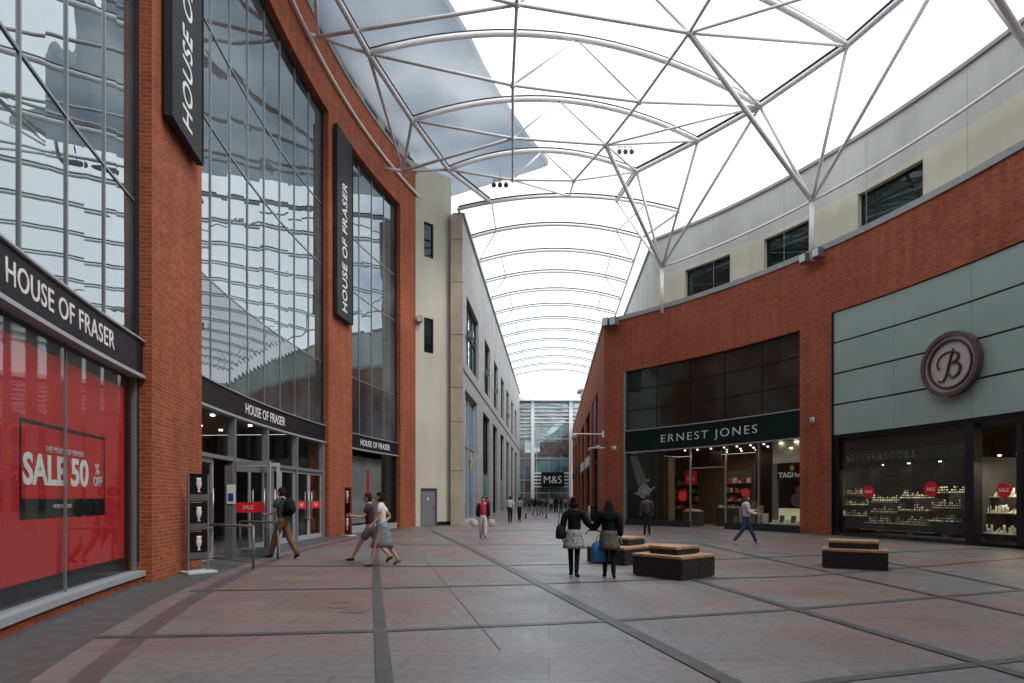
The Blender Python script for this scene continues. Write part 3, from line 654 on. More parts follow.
# ================================================================== FAR GLAZED STORE
fg = empty('glazed_store', (0, 0, 0), 0, 'far glass fronted store closing the end of the arcade', 'department store')
YF = 101.0
fx = lambda u: (u-512)/F*YF
fz = lambda v: HC+(HOR-v)*YF/F
MB().box(-14, 26, YF, YF+.2, 0, fz(402)).build('curtain_wall', M['farglass'], fg)
MB().box(-14, 26, YF+.3, YF+14, 0, fz(402)-.2).build('core', M['greyrender'], fg)
mb = MB()
for i in range(-14, 27, 1):
    if i % 2 == 0: mb.box(i-.05, i+.05, YF-.1, YF, 0, fz(402))
for v in (493, 480, 458.5, 439, 426): mb.box(-14, 26, YF-.14, YF-.1, fz(v)-.08, fz(v)+.08)
mb.build('mullion', M['alul'], fg)
for u in (532.5, 570.5): MB().box(fx(u)-.28, fx(u)+.28, YF-.9, YF-.3, 0, fz(400)).build('column', M['steel'], fg)
mb = MB()
for k in range(9):
    z = fz(408+k*3.6)
    if k < 5: mb.box(-14, 26, YF-.5, YF-.35+.0, z-.13, z+.05)
    else: mb.box(fx(505), fx(531), YF-.5, YF-.35, z-.13, z+.05)
for k in range(5):
    z = fz(473+k*3.4); mb.box(fx(534), fx(569), YF-.28, YF-.15, z-.12, z+.08)
mb.build('louvre', M['steel'], fg)
MB().box(-14, 26, YF-1.6, YF+4, fz(402), fz(398.5)).build('eaves', M['steel'], fg)
mb = MB(); ap = (fx(543), YF+5, fz(389)); cs = [(fx(505), YF+1, fz(398.5)), (fx(583), YF+1, fz(398.5)), (fx(583), YF+12, fz(398.5)), (fx(505), YF+12, fz(398.5))]
for i in range(4): mb.face([cs[i], cs[(i+1) % 4], ap])
mb.face(cs); mb.build('roof', M['steel'], fg)
MB().box(fx(540), fx(569), YF-.2, YF-.1, fz(455), fz(442)).build('warm_display', mat('brown display', (.11, .085, .085), .6, var=.5, scale=1.5), fg)
ms = empty('store_sign', (0, 0, 0), 0, 'dark green square sign with pale letters on the far glass store', 'sign')
MB().box(fx(541), fx(563.5), YF-1.0, YF-.8, fz(487), fz(472.5)).build('board', M['green'], ms)
flat_text('M&S', (fx(552.2), YF-1.02, fz(480.2)), 0, 1.75, M['white'], ms, sx=.95, bold=-.01)
# ================================================================== RIGHT: BRICK BUILDING
rb = empty('brick_building', (0, 0, 0), 0, 'curved red brick shop building with a set back rendered storey along the right side', 'building')
sC = AR.px(604); s1a = AR.px(624); s1b = AR.px(800); s2a = AR.px(831.5); s2b = AR.sy(9); sEnd = AR.sy(-12)
# on this side s grows away from the camera
ZC = 12.66
D3 = lambda mb, name, m, parent=rb, **k: mb.build(name, m, parent, **k)
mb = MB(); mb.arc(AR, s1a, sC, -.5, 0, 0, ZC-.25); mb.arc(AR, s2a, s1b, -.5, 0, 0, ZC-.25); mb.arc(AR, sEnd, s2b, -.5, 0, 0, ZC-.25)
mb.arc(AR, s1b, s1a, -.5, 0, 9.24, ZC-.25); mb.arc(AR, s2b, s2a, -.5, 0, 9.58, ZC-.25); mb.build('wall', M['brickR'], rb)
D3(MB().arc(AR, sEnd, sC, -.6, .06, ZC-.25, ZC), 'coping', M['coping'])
# setback storey
UO = -.75
wins = [(AR.px(685, UO), AR.px(730, UO)), (AR.px(764, UO), AR.px(809, UO)), (AR.px(858, UO), AR.px(923, UO))]
wins = [(b, a) for a, b in wins]; wins.sort()
extra = [(wins[0][0]-k*5.6-3, wins[0][0]-k*5.6) for k in range(1, 4)]
allw = sorted(extra+wins)
cU = Vector((8.1, 35.3))
sU = AR.px(654, UO)
mb = MB(); z0w, z1w, zmid = 12.95, 14.5, 14.72
mb.arc(AR, sEnd, sU, UO-.4, UO, ZC-.3, z0w); mb.arc(AR, sEnd, sU, UO-.4, UO, z1w, zmid)
x = sEnd
for a, b in allw: mb.arc(AR, x, a, UO-.4, UO, z0w, z1w); x = b
mb.arc(AR, x, sU, UO-.4, UO, z0w, z1w); mb.build('upper_wall', M['cream'], rb)
D3(MB().arc(AR, sEnd, sU, UO-.4, UO, zmid, 16.85), 'upper_wall', M['greyrender'])
D3(MB().arc(AR, sEnd, sU, UO-.5, UO+.1, 16.85, 17.0), 'upper_coping', M['coping'])
mb = MB(); 
for k in range(9): s = sU-4-k*4.2; mb.arc(AR, s, s+.02, UO-.01, UO+.004, ZC, 16.85)
mb.build('render_joint', M['coping'], rb)
for a, b in allw: bay(a, b, 1, [z0w, z1w], off=UO-.22, arc=AR, parent=rb, pane=M['dglass'], frame=M['darkframe'], fd=.0)
# corridor side
E0 = Vector(AR(sC, 0)); nL = Vector((-CD.y, CD.x)); 
def ze(Z): return (Z-E0.y)/K
LE = ze(99.7); rop = [(44, 51), (53.5, 60.5), (63, 70), (72.5, 79.5), (82, 89), (91.5, 98)]
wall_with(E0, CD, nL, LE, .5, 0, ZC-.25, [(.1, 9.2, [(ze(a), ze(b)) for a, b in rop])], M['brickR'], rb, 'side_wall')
MB().obox(E0, CD, nL, -.05, LE, -.6, .06, ZC-.25, ZC).build('coping', M['coping'], rb)
for i, (a, b) in enumerate(rop):
    wwin(E0, CD, nL, ze(a), ze(b), .1, 9.2, rb, M['dglass'], 3, [4.4, 5.6], back=.32)
    if i > 0: MB().obox(E0, CD, nL, ze(a)+.6, ze(b)-.6, -.2, .1, 4.45, 5.3).build('shop_fascia', M['letter'] if i < 3 else M['charcoal'], rb)
MB().obox(E0, CD, nL, ze(44.0)+.05, ze(45.2), -.2, -.12, .1, 5.4).build('aqua_panel', M['aqua'], rb)
MB().obox(E0, CD, nL, ze(46.5), ze(49.5), -.2, -.05, 5.6, 9.15).build('plum_panel', M['purple'], rb)
U0 = Vector(AR(sU, UO)); MB().obox(U0, CD, nL, 0, 62, -.4, 0, ZC-.3, 16.85).build('side_upper_wall', M['greyrender'], rb)
MB().obox(U0, CD, nL, 0, 62, -.5, .1, 16.85, 17.0).build('upper_coping', M['coping'], rb)
# flat roofs / ledge
mb = MB(); mb.arc(AR, sEnd, sC, -.8-6, -.45, ZC-.4, ZC-.3); mb.build('ledge', M['coping'], rb)
MB().obox(E0, CD, nL, 0, LE, -4, -.45, ZC-.4, ZC-.3).build('ledge', M['coping'], rb)
# small roof tower far down
tw_ = empty('roof_tower', (10.6, 88, ZC-.3), 0, 'small white roof tower with overhanging flat cap beyond the brick parapet', 'tower')
MB().box(-.7, .9, -.8, .8, 0, 4.2).build('shaft', M['greyrender'], tw_); MB().box(-1.3, 1.4, -1.3, 1.3, 4.2, 4.5).build('cap', M['coping'], tw_); MB().box(-.9, 1.1, -1, 1, 3.6, 4.2).build('collar', M['steel'], tw_)
# ---- jeweller shopfront (dark green)
zf0, zf1 = 4.3, 5.67
bay(s1b, s1a, 5, [zf1, 6.85, 8.1, 9.24], off=-.12, arc=AR, parent=rb, pane=M['dglass'], frame=M['charcoal'], fw=.04, fd=.0)
ej = empty('fascia_sign', (0, 0, 0), 0, 'dark green fascia sign with thin silver capitals over the jeweller shopfront', 'sign')
MB().arc(AR, s1b+.03, s1a-.03, -.3, -.02, zf0+.07, zf1-.06).build('board', M['green'], ej)
mb = MB(); mb.arc(AR, s1b, s1a, -.3, .02, zf0, zf0+.07); mb.arc(AR, s1b, s1a, -.3, .02, zf1-.06, zf1); mb.build('trim', M['alu'], ej)
ta, tb = AR.px(757), AR.px(661); arc_text(AR, 'ERNEST JONES', (ta+tb)/2, 4.98, .62, -.02, M['letter'], ej, spacing=1.28, bold=-.004, span=tb-ta)
def Arng(u0, u1, off=0): return AR.px(u1, off), AR.px(u0, off)
# glazing and plinths
D3(MB().arc(AR, s1a-.09, s1a, -.3, .02, 0, 9.24), 'shopfront_jamb', M['alu'])
D3(MB().arc(AR, *Arng(626, 689), -.25, -.02, 0, .32), 'plinth', M['granite'])
D3(MB().arc(AR, *Arng(724, 800), -.25, -.02, 0, .32), 'plinth', M['granite'])
g1 = D3(MB().arc(AR, *Arng(626, 689), -.16, -.145, .32, zf0), 'shop_window', M['glass'])
g2 = D3(MB().arc(AR, *Arng(724, 800), -.16, -.145, .32, zf0), 'shop_window', M['glass'])
g3 = D3(MB().arc(AR, *Arng(689, 724), -.16, -.145, 3.25, zf0), 'shop_window', M['glass'])
mb = MB()
for u in (689, 724, 757): s = AR.px(u); mb.arc(AR, s-.03, s+.03, -.2, -.1, 0 if u != 757 else .32, zf0)
mb.arc(AR, *Arng(690, 723), -.2, -.1, 3.2, 3.26); mb.build('frame', M['metal'], g1)
# interior shell of jeweller
a, b = Arng(624, 800)
mb = MB(); mb.arc(AR, a, b, -6.1, -6, 0, 4.35); mb.arc(AR, a-.1, a, -6, -.5, 0, 4.35); mb.arc(AR, b, b+.1, -6, -.5, 0, 4.35); mb.build('interior_wall', M['tan'], rb)
D3(MB().arc(AR, a, b, -6, -.3, 4.36, 4.4), 'interior_ceiling', M['interior'])
D3(MB().arc(AR, a, b, -6, -.3, .005, .01), 'interior_floor', M['tan'])
D3(MB().arc(AR, *Arng(702, 724), -5.9, -4.6, 0, 3.6), 'interior_cabinet', M['interior'])
D3(MB().arc(AR, *Arng(724, 757, -.6), -3.4, -3.3, 0, 4.3), 'interior_partition', M['black'])
def shop_case(u0, u1, off0, off1, z1, label, grp, mtop=M['display'], n=6):
    a, b = Arng(u0, u1); t = empty('display_case', (0, 0, 0), 0, label, 'display case', grp)
    MB().arc(AR, a, b, off0, off1, .01, z1-.25).build('base', M['interior'], t)
    MB().arc(AR, a, b, off0, off1, z1-.25, z1-.22).build('shelf', M['creamlit'], t)
    for k in range(n):
        s = a+(b-a)*(k+.5)/n; w = (b-a)/n*.3; MB().arc(AR, s-w, s+w, (off0+off1)/2-.1, (off0+off1)/2+.1, z1-.22, z1-.22+random.uniform(.06, .16)).build('jewel_stand', mtop, t)
    MB().arc(AR, a, b, off0, off1, z1-.03, z1).build('glass_top', M['glass'], t)
shop_case(690, 722, -2.9, -2.3, 1.3, 'long lit jewellery counter inside the shop doorway', None, n=10)
shop_case(674, 688, -1.4, -.8, 1.1, 'small jewellery case behind the window left of the doorway', None, n=4)
mb = MB()
for u in (672, 684, 697, 710, 722, 735, 748):
    for of in (-1.2, -2.6, -4): s = AR.px(u); c = AR(s, of); mb.box(c[0]-.035, c[0]+.035, c[1]-.035, c[1]+.035, 4.31, 4.355)
mb.build('downlight', M['lamp'], rb)
D3(MB().arc(AR, *Arng(665.5, 670), -.45, -.25, .32, 3.9), 'cream_jamb', M['tan'])
D3(MB().arc(AR, *Arng(671, 700), -1.9, -1.8, 3.25, 4.3), 'bulkhead', M['black'])
# shelves and stock at the back of the jeweller
random.seed(11)
for u0, u1, of in ((674, 699, -4.6), (727, 752, -2.6)):
    a, b = Arng(u0, u1, of); w_ = MB().arc(AR, a, b, of-.1, of, .1, 3.1).build('wall_cabinet', M['interior'], rb)
    for z in (.9, 1.4, 1.9, 2.4):
        MB().arc(AR, a, b, of, of+.3, z, z+.03).build('cabinet_shelf', M['tan'], w_)
        for k in range(9):
            s_ = a+(b-a)*(k+.5)/9; h_ = random.uniform(.08, .3)
            MB().arc(AR, s_-.08, s_+.08, of+.06, of+.22, z+.03, z+.03+h_).build('stock_box', random.choice([M['gold'], M['display'], M['interior'], M['tan'], M['red'], M['alu']]), w_)
# window graphics
def poster(u0, u1, off, z0, z1, m, name, label, cat='poster', grp=None):
    t = empty(name, (0, 0, 0), 0, label, cat, grp); a, b = Arng(u0, u1, off)
    MB().arc(AR, a, b, off-.03, off, z0, z1).build('sheet', m, t); return t, a, b
t, a, b = poster(626, 664, -.22, .34, 4.25, M['black'], 'watch_poster', 'black poster of a silver watch under a light beam at the jeweller corner')
def disc(A, s, z, r, off, m, name, parent, r0=0, th=.01, n=24, sx=1):
    mb = MB(); d = 1 if A.side < 0 else -1
    P = lambda rr, k, o: (*A(s+d*sx*rr*math.cos(2*PI*k/n), off+o), z+rr*math.sin(2*PI*k/n))
    for k in range(n):
        mb.face([P(r, k, th), P(r, k+1, th), P(r0, k+1, th), P(r0, k, th)] if r0 else [P(r, k, th), P(r, k+1, th), (*A(s, off+th), z)])
        mb.face([P(r, k, 0), P(r, k+1, 0), P(r, k+1, th), P(r, k, th)])
        if r0: mb.face([P(r0, k, 0), P(r0, k+1, 0), P(r0, k+1, th), P(r0, k, th)])
    return mb.build(name, m, parent)
wgrey = mat('printed grey', (.3, .3, .31), .5, var=.3, scale=3); wdk = mat('printed dark grey', (.1, .1, .105), .5, var=.3, scale=2)
sw = AR.px(642); disc(AR, sw, 2.0, .42, -.22, wgrey, 'watch_case', t, .3); disc(AR, sw, 2.0, .27, -.22, wgrey, 'watch_dial', t); MB().arc(AR, sw-.36, sw+.36, -.22, -.208, 2.6, 2.7).build('watch_reflection', wgrey, t)
mb = MB(); P = lambda du, z: (*AR(sw-du, -.208), z)
mb.face([P(-1.0, 4.1), P(-.55, 4.15), P(.25, 2.5), P(-.45, 2.3)]); mb.build('light_beam', wdk, t)
mb = MB(); mb.face([P(-.75, 1.85), P(-.3, 2.05), P(-.3, 1.75)]); mb.face([P(.85, 2.3), P(.3, 2.1), P(.3, 1.8)]); mb.build('watch_band', wgrey, t)
# red notices in the jeweller
for u, z, w, h, lab in ((683, 2.75, .38, .36, 'red sale card hung high inside the jeweller left window'), (676, 1.72, .33, .3, 'round red balloon shaped sale disc low in the jeweller left window'), (738, 1.85, .22, .25, 'round red sale disc behind the walking woman in the jeweller window')):
    t = empty('sale_card', (0, 0, 0), 0, lab, 'sign', 'red sale cards in the shop windows')
    if w > .35:
        s = AR.px(u); MB().arc(AR, s-w, s+w, -.72, -.7, z-h, z+h).build('card', M['red'], t); arc_text(AR, 'SALE', s, z-.08, .22, -.7, M['white'], t, extr=.003)
    else: disc(AR, AR.px(u), z, h, -.6, M['redsign'], 'disc', t)
# watch brand bay
a, b = Arng(765, 799)
D3(MB().arc(AR, a, b, -.6, -.55, 3.28, 4.3), 'cream_header', M['creamlit'])
D3(MB().arc(AR, b-.3, b, -.6, -.52, .32, 3.28), 'cream_jamb', M['greymetal'])
D3(MB().arc(AR, a, b, -1.3, -1.2, .32, 3.28), 'display_back', M['black'])
mb = MB()
for k in (.28, .72): c = AR(a+(b-a)*k, -.45); mb.box(c[0]-.05, c[0]+.05, c[1]-.05, c[1]+.05, 4.2, 4.25)
mb.build('downlight', M['lamp'], rb)
th = empty('watch_sign', (0, 0, 0), 0, 'black window sign with white capitals under the lit cream header', 'sign')
a2, b2 = Arng(770, 800); MB().arc(AR, a2, b2, -.58, -.5, 2.45, 3.22).build('board', M['black'], th)
sc_ = (a2+b2)/2; arc_text(AR, 'TAG', sc_+.38, 2.68, .36, -.5, M['white'], th, bold=.01); arc_text(AR, 'Heuer', sc_-.42, 2.68, .34, -.5, M['white'], th, sx=.95)
disc(AR, sc_, 3.02, .13, -.5, M['gold'], 'emblem', th)
wp = empty('portrait_poster', (0, 0, 0), 0, 'dark framed portrait poster below the black watch sign', 'poster')
a3, b3 = Arng(772, 800); MB().arc(AR, a3, b3, -.9, -.85, 1.15, 2.4).build('sheet', M['black'], wp)
disc(AR, (a3+b3)/2, 2.0, .16, -.85, wdk, 'face', wp); disc(AR, (a3+b3)/2, 1.5, .34, -.85, wdk, 'shoulders', wp, sx=1.2)
D3(MB().arc(AR, a, b, -1.15, -.3, .33, .42), 'display_shelf', M['creamlit'])
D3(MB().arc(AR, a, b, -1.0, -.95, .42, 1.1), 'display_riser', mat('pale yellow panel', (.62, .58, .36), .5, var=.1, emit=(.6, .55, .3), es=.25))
for k in range(9):
    s = a+(b-a)*(k+.5)/9; hh = random.choice([.1, .16, .34, .12]); t = MB().arc(AR, s-.09, s+.09, -.62, -.5, .42, .42+hh).build('watch_stand', M['display'] if k % 3 else wdk, rb)
# shop window row of stands to the right of the doorway
for k, u in enumerate((728, 733, 739, 745, 751, 756)):
    s = AR.px(u); hh = (.3, .8, .45, 1.1, .9, .5)[k]; MB().arc(AR, s-.1, s+.1, -.8, -.6, .33, .33+hh).build('jewel_stand', (M['tan'], wgrey, M['display'])[k % 3], rb)
def lamp(loc, e, size=1.5, col=(1, .88, .68)):
    L = bpy.data.lights.new('shop_light', 'AREA'); L.energy = e; L.size = size; L.color = col
    o = bpy.data.objects.new('shop_light', L); COL.objects.link(o); o.location = loc
c = AR(AR.px(700), -2.5); lamp((*c, 4.2), 34, 2)
c = AR(AR.px(782), -.8); lamp((*c, 4.0), 9, .5)
c = AR(AR.px(742), -1.6); lamp((*c, 4.2), 12, 1)
c = AL(ea+3.5, -3.5); lamp((*c, 4.1), 22, 2)
# ---- second jeweller: green-grey cladding
rows = [4.27, 5.6, 6.93, 8.26, 9.58]
pb = [s2b, AR.px(970), AR.px(893), s2a]
for i in range(4):
    for k in range(3):
        a, b = pb[k], pb[k+1]; z0, z1 = rows[i]+.035, rows[i+1]-.035
        MB().arc(AR, a+.006, b-.006, -.3, -.06, z0, z1).build('cladding_panel', M['greenpanel'], rb)
D3(MB().arc(AR, s2b, s2a, -.5, -.31, 4.2, 9.58), 'cladding_backing', M['black'])
D3(MB().arc(AR, s2a-.07, s2a, -.3, .0, 0, 9.57), 'shopfront_jamb', M['black'])
D3(MB().arc(AR, s2b, s2a-.07, -.3, -.03, 4.14, 4.27), 'head_beam', M['black'])
sB = AR.px(948.5, .2); bs = empty('round_sign', (0, 0, 0), 0, 'large round silver sign with a script letter on grey green cladding', 'sign')
zB = HC+(HOR-364)*AR(sB, .2)[1]/F
chrome = mat('bronze rim', (.17, .115, .115), .3, metal=.7, var=.1); silver = mat('brushed silver', (.5, .49, .5), .4, metal=.35, var=.06)
rimr = mat('red-brown rim', (.09, .04, .042), .3, metal=.5, var=.1)
disc(AR, sB, zB, 1.12, .0, chrome, 'rim', bs, .98, th=.2, n=48); disc(AR, sB, zB, .98, .0, silver, 'face_ring', bs, .86, th=.12, n=48)
disc(AR, sB, zB, .86, .0, rimr, 'inner_rim', bs, .79, th=.17, n=48); disc(AR, sB, zB, .79, .0, silver, 'face', bs, th=.1, n=48)
disc(AR, sB, zB, .5, -.1, M['black'], 'fixing', bs, th=.1)
def stroke(pts, ws):
    # smooth the polyline with a Catmull-Rom pass, return ribbon quads in sign space
    P = [Vector(p) for p in pts]; out = []; wo = []
    for i in range(len(P)-1):
        p0, p1, p2, p3 = P[max(i-1, 0)], P[i], P[i+1], P[min(i+2, len(P)-1)]
        for k in range(6):
            t = k/6; out.append(.5*((2*p1)+(p2-p0)*t+(2*p0-5*p1+4*p2-p3)*t*t+(3*p1-p0-3*p2+p3)*t**3)); wo.append(ws[i]*(1-t)+ws[i+1]*t)
    out.append(P[-1]); wo.append(ws[-1]); return out, wo
mb = MB()
SP = lambda x, y, o=.15: (*AR(sB-x, o), zB+y)
for pts, ws in (([(.12, .52), (.05, .3), (-.05, -.05), (-.14, -.35), (-.28, -.55), (-.45, -.52)], [.03, .07, .1, .09, .05, .06]),
                ([(-.42, -.12), (-.5, .05), (-.42, .28), (-.18, .42), (.12, .42), (.3, .3), (.28, .12), (.05, .02)], [.08, .04, .03, .04, .05, .1, .09, .03]),
                ([(.05, .02), (.28, .0), (.38, -.18), (.28, -.4), (.05, -.48), (-.02, -.34)], [.03, .07, .11, .08, .04, .03])):
    o_, w_ = stroke(pts, ws); L = []; 
    for i, p in enumerate(o_):
        d = (o_[min(i+1, len(o_)-1)]-o_[max(i-1, 0)]).normalized(); nn = Vector((-d.y, d.x))*w_[i]/2*.85; L.append((p+nn, p-nn))
    for i in range(len(L)-1):
        (a, b), (c, d) = L[i], L[i+1]; mb.face([SP(*a), SP(*b), SP(*d), SP(*c)])
        for q, r_ in ((a, c), (b, d)): mb.face([SP(*q, .1), SP(*r_, .1), SP(*r_), SP(*q)])
mb.build('script_letter', rimr, bs)
# window below
a0, b0 = Arng(838, 965)
sw2 = D3(MB().arc(AR, a0, b0, -.14, -.125, .12, 4.14), 'shop_window', M['glass'])
D3(MB().arc(AR, a0, b0+.3, -.3, -.05, 0, .12), 'plinth', M['granite'])
D3(MB().arc(AR, b0, s2a-.07, -.3, -.05, .12, 4.14), 'shop_pillar', M['black'])
D3(MB().arc(AR, *Arng(965, 974), -.35, -.0, 0, 4.14), 'shop_pillar', M['charcoal'])
# the security grille: slats with gaps
mb = MB(); nsl = 40
gz0, gz1 = 1.0, 4.1
ga, gb_ = AR.px(961), AR.px(842)
for i in range(nsl):
    z = .35+(3.95-.35)*i/(nsl-1); mb.arc(AR, ga, gb_, -.235, -.22, z, z+.04, step=2)
ncol = 52
for i in range(ncol+1):
    s = ga+(gb_-ga)*i/ncol; mb.arc(AR, s-.009, s+.009, -.25, -.236, .3, 3.98)
mb.build('security_grille', mat('grille grey', (.07, .075, .075), .5, metal=.3, var=.1), rb)
# shop shell
a, b = s2b, s2a
mb = MB(); mb.arc(AR, a, b, -5.1, -5, 0, 4.2); mb.arc(AR, b, b+.1, -5, -.5, 0, 4.2); mb.arc(AR, *Arng(965, 968), -5, -.4, 0, 3.0); mb.build('interior_wall', M['interior'], rb)
D3(MB().arc(AR, a, b, -5, -.3, 4.2, 4.25), 'interior_ceiling', M['interior'])
D3(MB().arc(AR, s2b, AR.px(970), -5, -.3, .005, .012), 'interior_floor', M['tan'])
D3(MB().arc(AR, s2b, AR.px(972), -4.9, -4.8, 2.3, 3.7), 'lit_panel', mat('amber light panel', (.5, .42, .16), .5, var=.2, emit=(.5, .4, .12), es=.35))
hd = empty('fascia_sign', (0, 0, 0), 0, 'grey name strip with white capitals inside the grilled shop window', 'sign')
MB().arc(AR, *Arng(838, 962), -.5, -.45, 3.05, 3.5).build('board', mat('grey strip', (.12, .15, .15), .5, var=.15), hd)
mtxt = AR.px(870); arc_text(AR, 'BEAVERBROOKS', AR.px(871), 3.27, .36, -.45, M['white'], hd, sx=1.0, spacing=1.25)
# tiered jewellery pads
def pads(u0, u1, off, zs, label, n=7, seed=1):
    random.seed(seed); n = int(n*1.5); a, b = Arng(u0, u1, off); t = empty('jewellery_display', (0, 0, 0), 0, label, 'display', 'tiered jewellery displays')
    for j, z in enumerate(zs):
        o = off-.15*j; MB().arc(AR, a, b, o-.2, o+.2, z-.03, z).build('shelf', M['creamlit'], t)
        mb = MB()
        for k in range(n):
            s = a+(b-a)*(k+random.uniform(.3, .7))/n; w = (b-a)/n*random.uniform(.2, .45); h = random.uniform(.06, .24)
            if random.random() < .5:
                tw = random.uniform(.2, .9); sh_ = random.uniform(-.05, .05)
                p = [(*AR(s-w, o+.14), z), (*AR(s+w, o+.12), z), (*AR(s+w, o-.1), z), (*AR(s-w, o-.1), z)]
                q = [(*AR(s-w*tw+sh_, o), z+h), (*AR(s+w*tw+sh_, o), z+h*.8), (*AR(s+w*.6, o-.09), z+h), (*AR(s-w*.6, o-.09), z+h)]
                mb.hexa(p+q)
            else:
                for e_ in range(3):
                    c_ = AR(s+random.uniform(-w, w), o+random.uniform(-.1, .12)); r_ = random.uniform(.03, .07); hh_ = random.uniform(.08, .3)
                    mb.tube([(*c_, z), (*c_, z+hh_*.4), (*c_, z+hh_*.75), (*c_, z+hh_)], [r_*1.2, r_*.5, r_*.9, r_*.5], 7)
        mb.build('pad', M['display'], t)
    MB().arc(AR, a+.1, b-.1, off-.35-.15*len(zs), off-.3-.15*len(zs), .12, zs[-1]).build('support', M['interior'], t)
pads(842, 866, -.7, (.85, 1.3, 1.75), 'tiered pale jewellery display at the far left of the grilled window', 6, 1)
pads(868, 893, -.7, (.6, 1.0, 1.45), 'tiered pale jewellery display left of centre in the grilled window', 7, 2)
pads(896, 928, -.7, (.6, 1.1, 1.6), 'tiered pale jewellery display right of centre in the grilled window', 8, 3)
pads(931, 960, -.7, (.75, 1.25, 1.8), 'tiered pale jewellery display at the right end of the grilled window', 6, 4)
pads(977, 1016, -.8, (.42, 1.1, 1.65), 'brightly lit tiered jewellery display in the clear corner window', 7, 5)
D3(MB().arc(AR, *Arng(856, 925), -.45, -.25, .3, .36), 'window_ledge', M['letter'])
g5 = D3(MB().arc(AR, *Arng(975, 1021), -.16, -.145, .12, 3.95), 'shop_window', M['glass'])
D3(MB().arc(AR, *Arng(975, 1021), -.3, -.05, 0, .12), 'plinth', M['black'])
D3(MB().arc(AR, *Arng(1015, 1021), -.3, -.05, .12, 3.95), 'shop_pillar', M['charcoal'])
mb = MB()
for u in (870, 895, 925, 982, 1000, 1012):
    c = AR(AR.px(u), -.7); mb.box(c[0]-.035, c[0]+.035, c[1]-.035, c[1]+.035, 2.93 if u < 970 else 3.0, 2.97 if u < 970 else 3.04)
mb.build('downlight', M['lamp'], rb)
for u, z, r, lab in ((866.5, 1.86, .27, 'round red sale sticker on the grilled window, left one'), (928.5, 1.92, .28, 'round red sale sticker on the grilled window, right one'), (1001, 1.85, .25, 'dark red sale disc in the clear corner window')):
    t = empty('sale_sticker', (0, 0, 0), 0, lab, 'sign', 'red sale stickers on the jeweller glass'); disc(AR, AR.px(u), z, r, -.12, M['red'], 'disc', t)
    arc_text(AR, 'SALE', AR.px(u), z, .17, -.108, M['white'], t, extr=.002)
for u, e in ((855, 12), (880, 12), (912, 13), (945, 11), (996, 26)):
    c = AR(AR.px(u), -.7); lamp((*c, 2.85), e, .4)
c = AR(AR.px(1000), -3); lamp((*c, 4.0), 40, 1.5)
# ================================================================== CANOPY
cn = empty('glazed_canopy', (0, 0, 0), 0, 'curved glazed canopy of white steel arches covering the whole street', 'canopy')
HL = 18.6
Bl = [(-3.3, 32.1), (-4.5, 27.9), (-5.5, 23.7), (-6.25, 19.4), (-6.6, 15.2), (-6.7, 11), (-6.5, 6.8), (-6.1, 2.6), (-5.5, -1.6), (-4.8, -5.8)]
Br = [(6.5, 32.3), (8.85, 29.5), (10.76, 26.9), (12.6, 23.3), (13.8, 19.3), (14.2, 14.8), (14.1, 10.2), (13.5, 5.8), (12.5, 1.4), (11.4, -2.8)]
def archpts(l, r, h0, rise, n=20, ext=0):
    out = []
    for i in range(n+1):
        t = i/n; out.append(Vector((l[0]+(r[0]-l[0])*t, l[1]+(r[1]-l[1])*t, h0+rise*4*t*(1-t))))
    return out
arches = []
for l, r in zip(Bl, Br):
    sp_ = math.dist(l, r); arches.append(archpts(l, r, HL, .105*sp_))
A0a = archpts((-3.15, 36.3), (9.9, 36.6), HL-.1, .85); 
corr = [A0a]
for k in range(1, 13):
    Z = 36.3+4.2*k; corr.append(archpts((-5.4+.066*Z, Z), (8.15+.066*(Z-35.3), Z), HL, .85))
for pl in arches+corr:
    MB().tube(pl, .115 if pl in arches else .095, 10).build('arch', M['steel'], cn)
    mb = MB(); mb.tube([p+Vector((0, 0, .16)) for p in pl], .05, 4, smooth=False); mb.build('glazing_bar', M['gasket'], cn)
nodes1, nodes2 = [], []
for l, r in zip(Bl, Br):
    L, R = Vector((*l, HL)), Vector((*r, HL)); nodes1.append(L.lerp(R, .34)-Vector((0, 0, .5))); nodes2.append(L.lerp(R, .665)-Vector((0, 0, .5)))
def strut(name, a, b, r=.045): return MB().tube([a, b], r*1.35, 10).build(name, M['steel'], cn)
N = len(Bl)
for i in range(N):
    L, R = Vector((*Bl[i], HL)), Vector((*Br[i], HL)); ap = arches[i][10]
    MB().tube([L, nodes1[i], nodes2[i], R], .062, 8).build('tie', M['steel'], cn)
    for q in (nodes1[i], nodes2[i], L, R): MB().ell(q, .13, .13, .13, 10, 8).build('node', M['steel'], cn)
    strut('strut', nodes1[i], ap, .035); strut('strut', nodes2[i], ap, .035)
MB().tube([A0a[10]]+nodes1, .06, 8).build('long_tie', M['steel'], cn)
MB().tube([A0a[10]]+nodes2, .06, 8).build('long_tie', M['steel'], cn)
gl = [Vector((-1.3, 36.3, HL+.35))]+[Vector((*p, HL)) for p in Bl]; gr = [Vector((6.15, 36.45, HL+.45))]+[Vector((*p, HL)) for p in Br]
for g_ in (gl, gr):
    MB().tube(g_, .11, 8).build('edge_girder', M['steel'], cn)
    MB().tube([p+Vector((0, 0, .2)) for p in g_], .07, 4, smooth=False).build('glazing_bar', M['gasket'], cn)
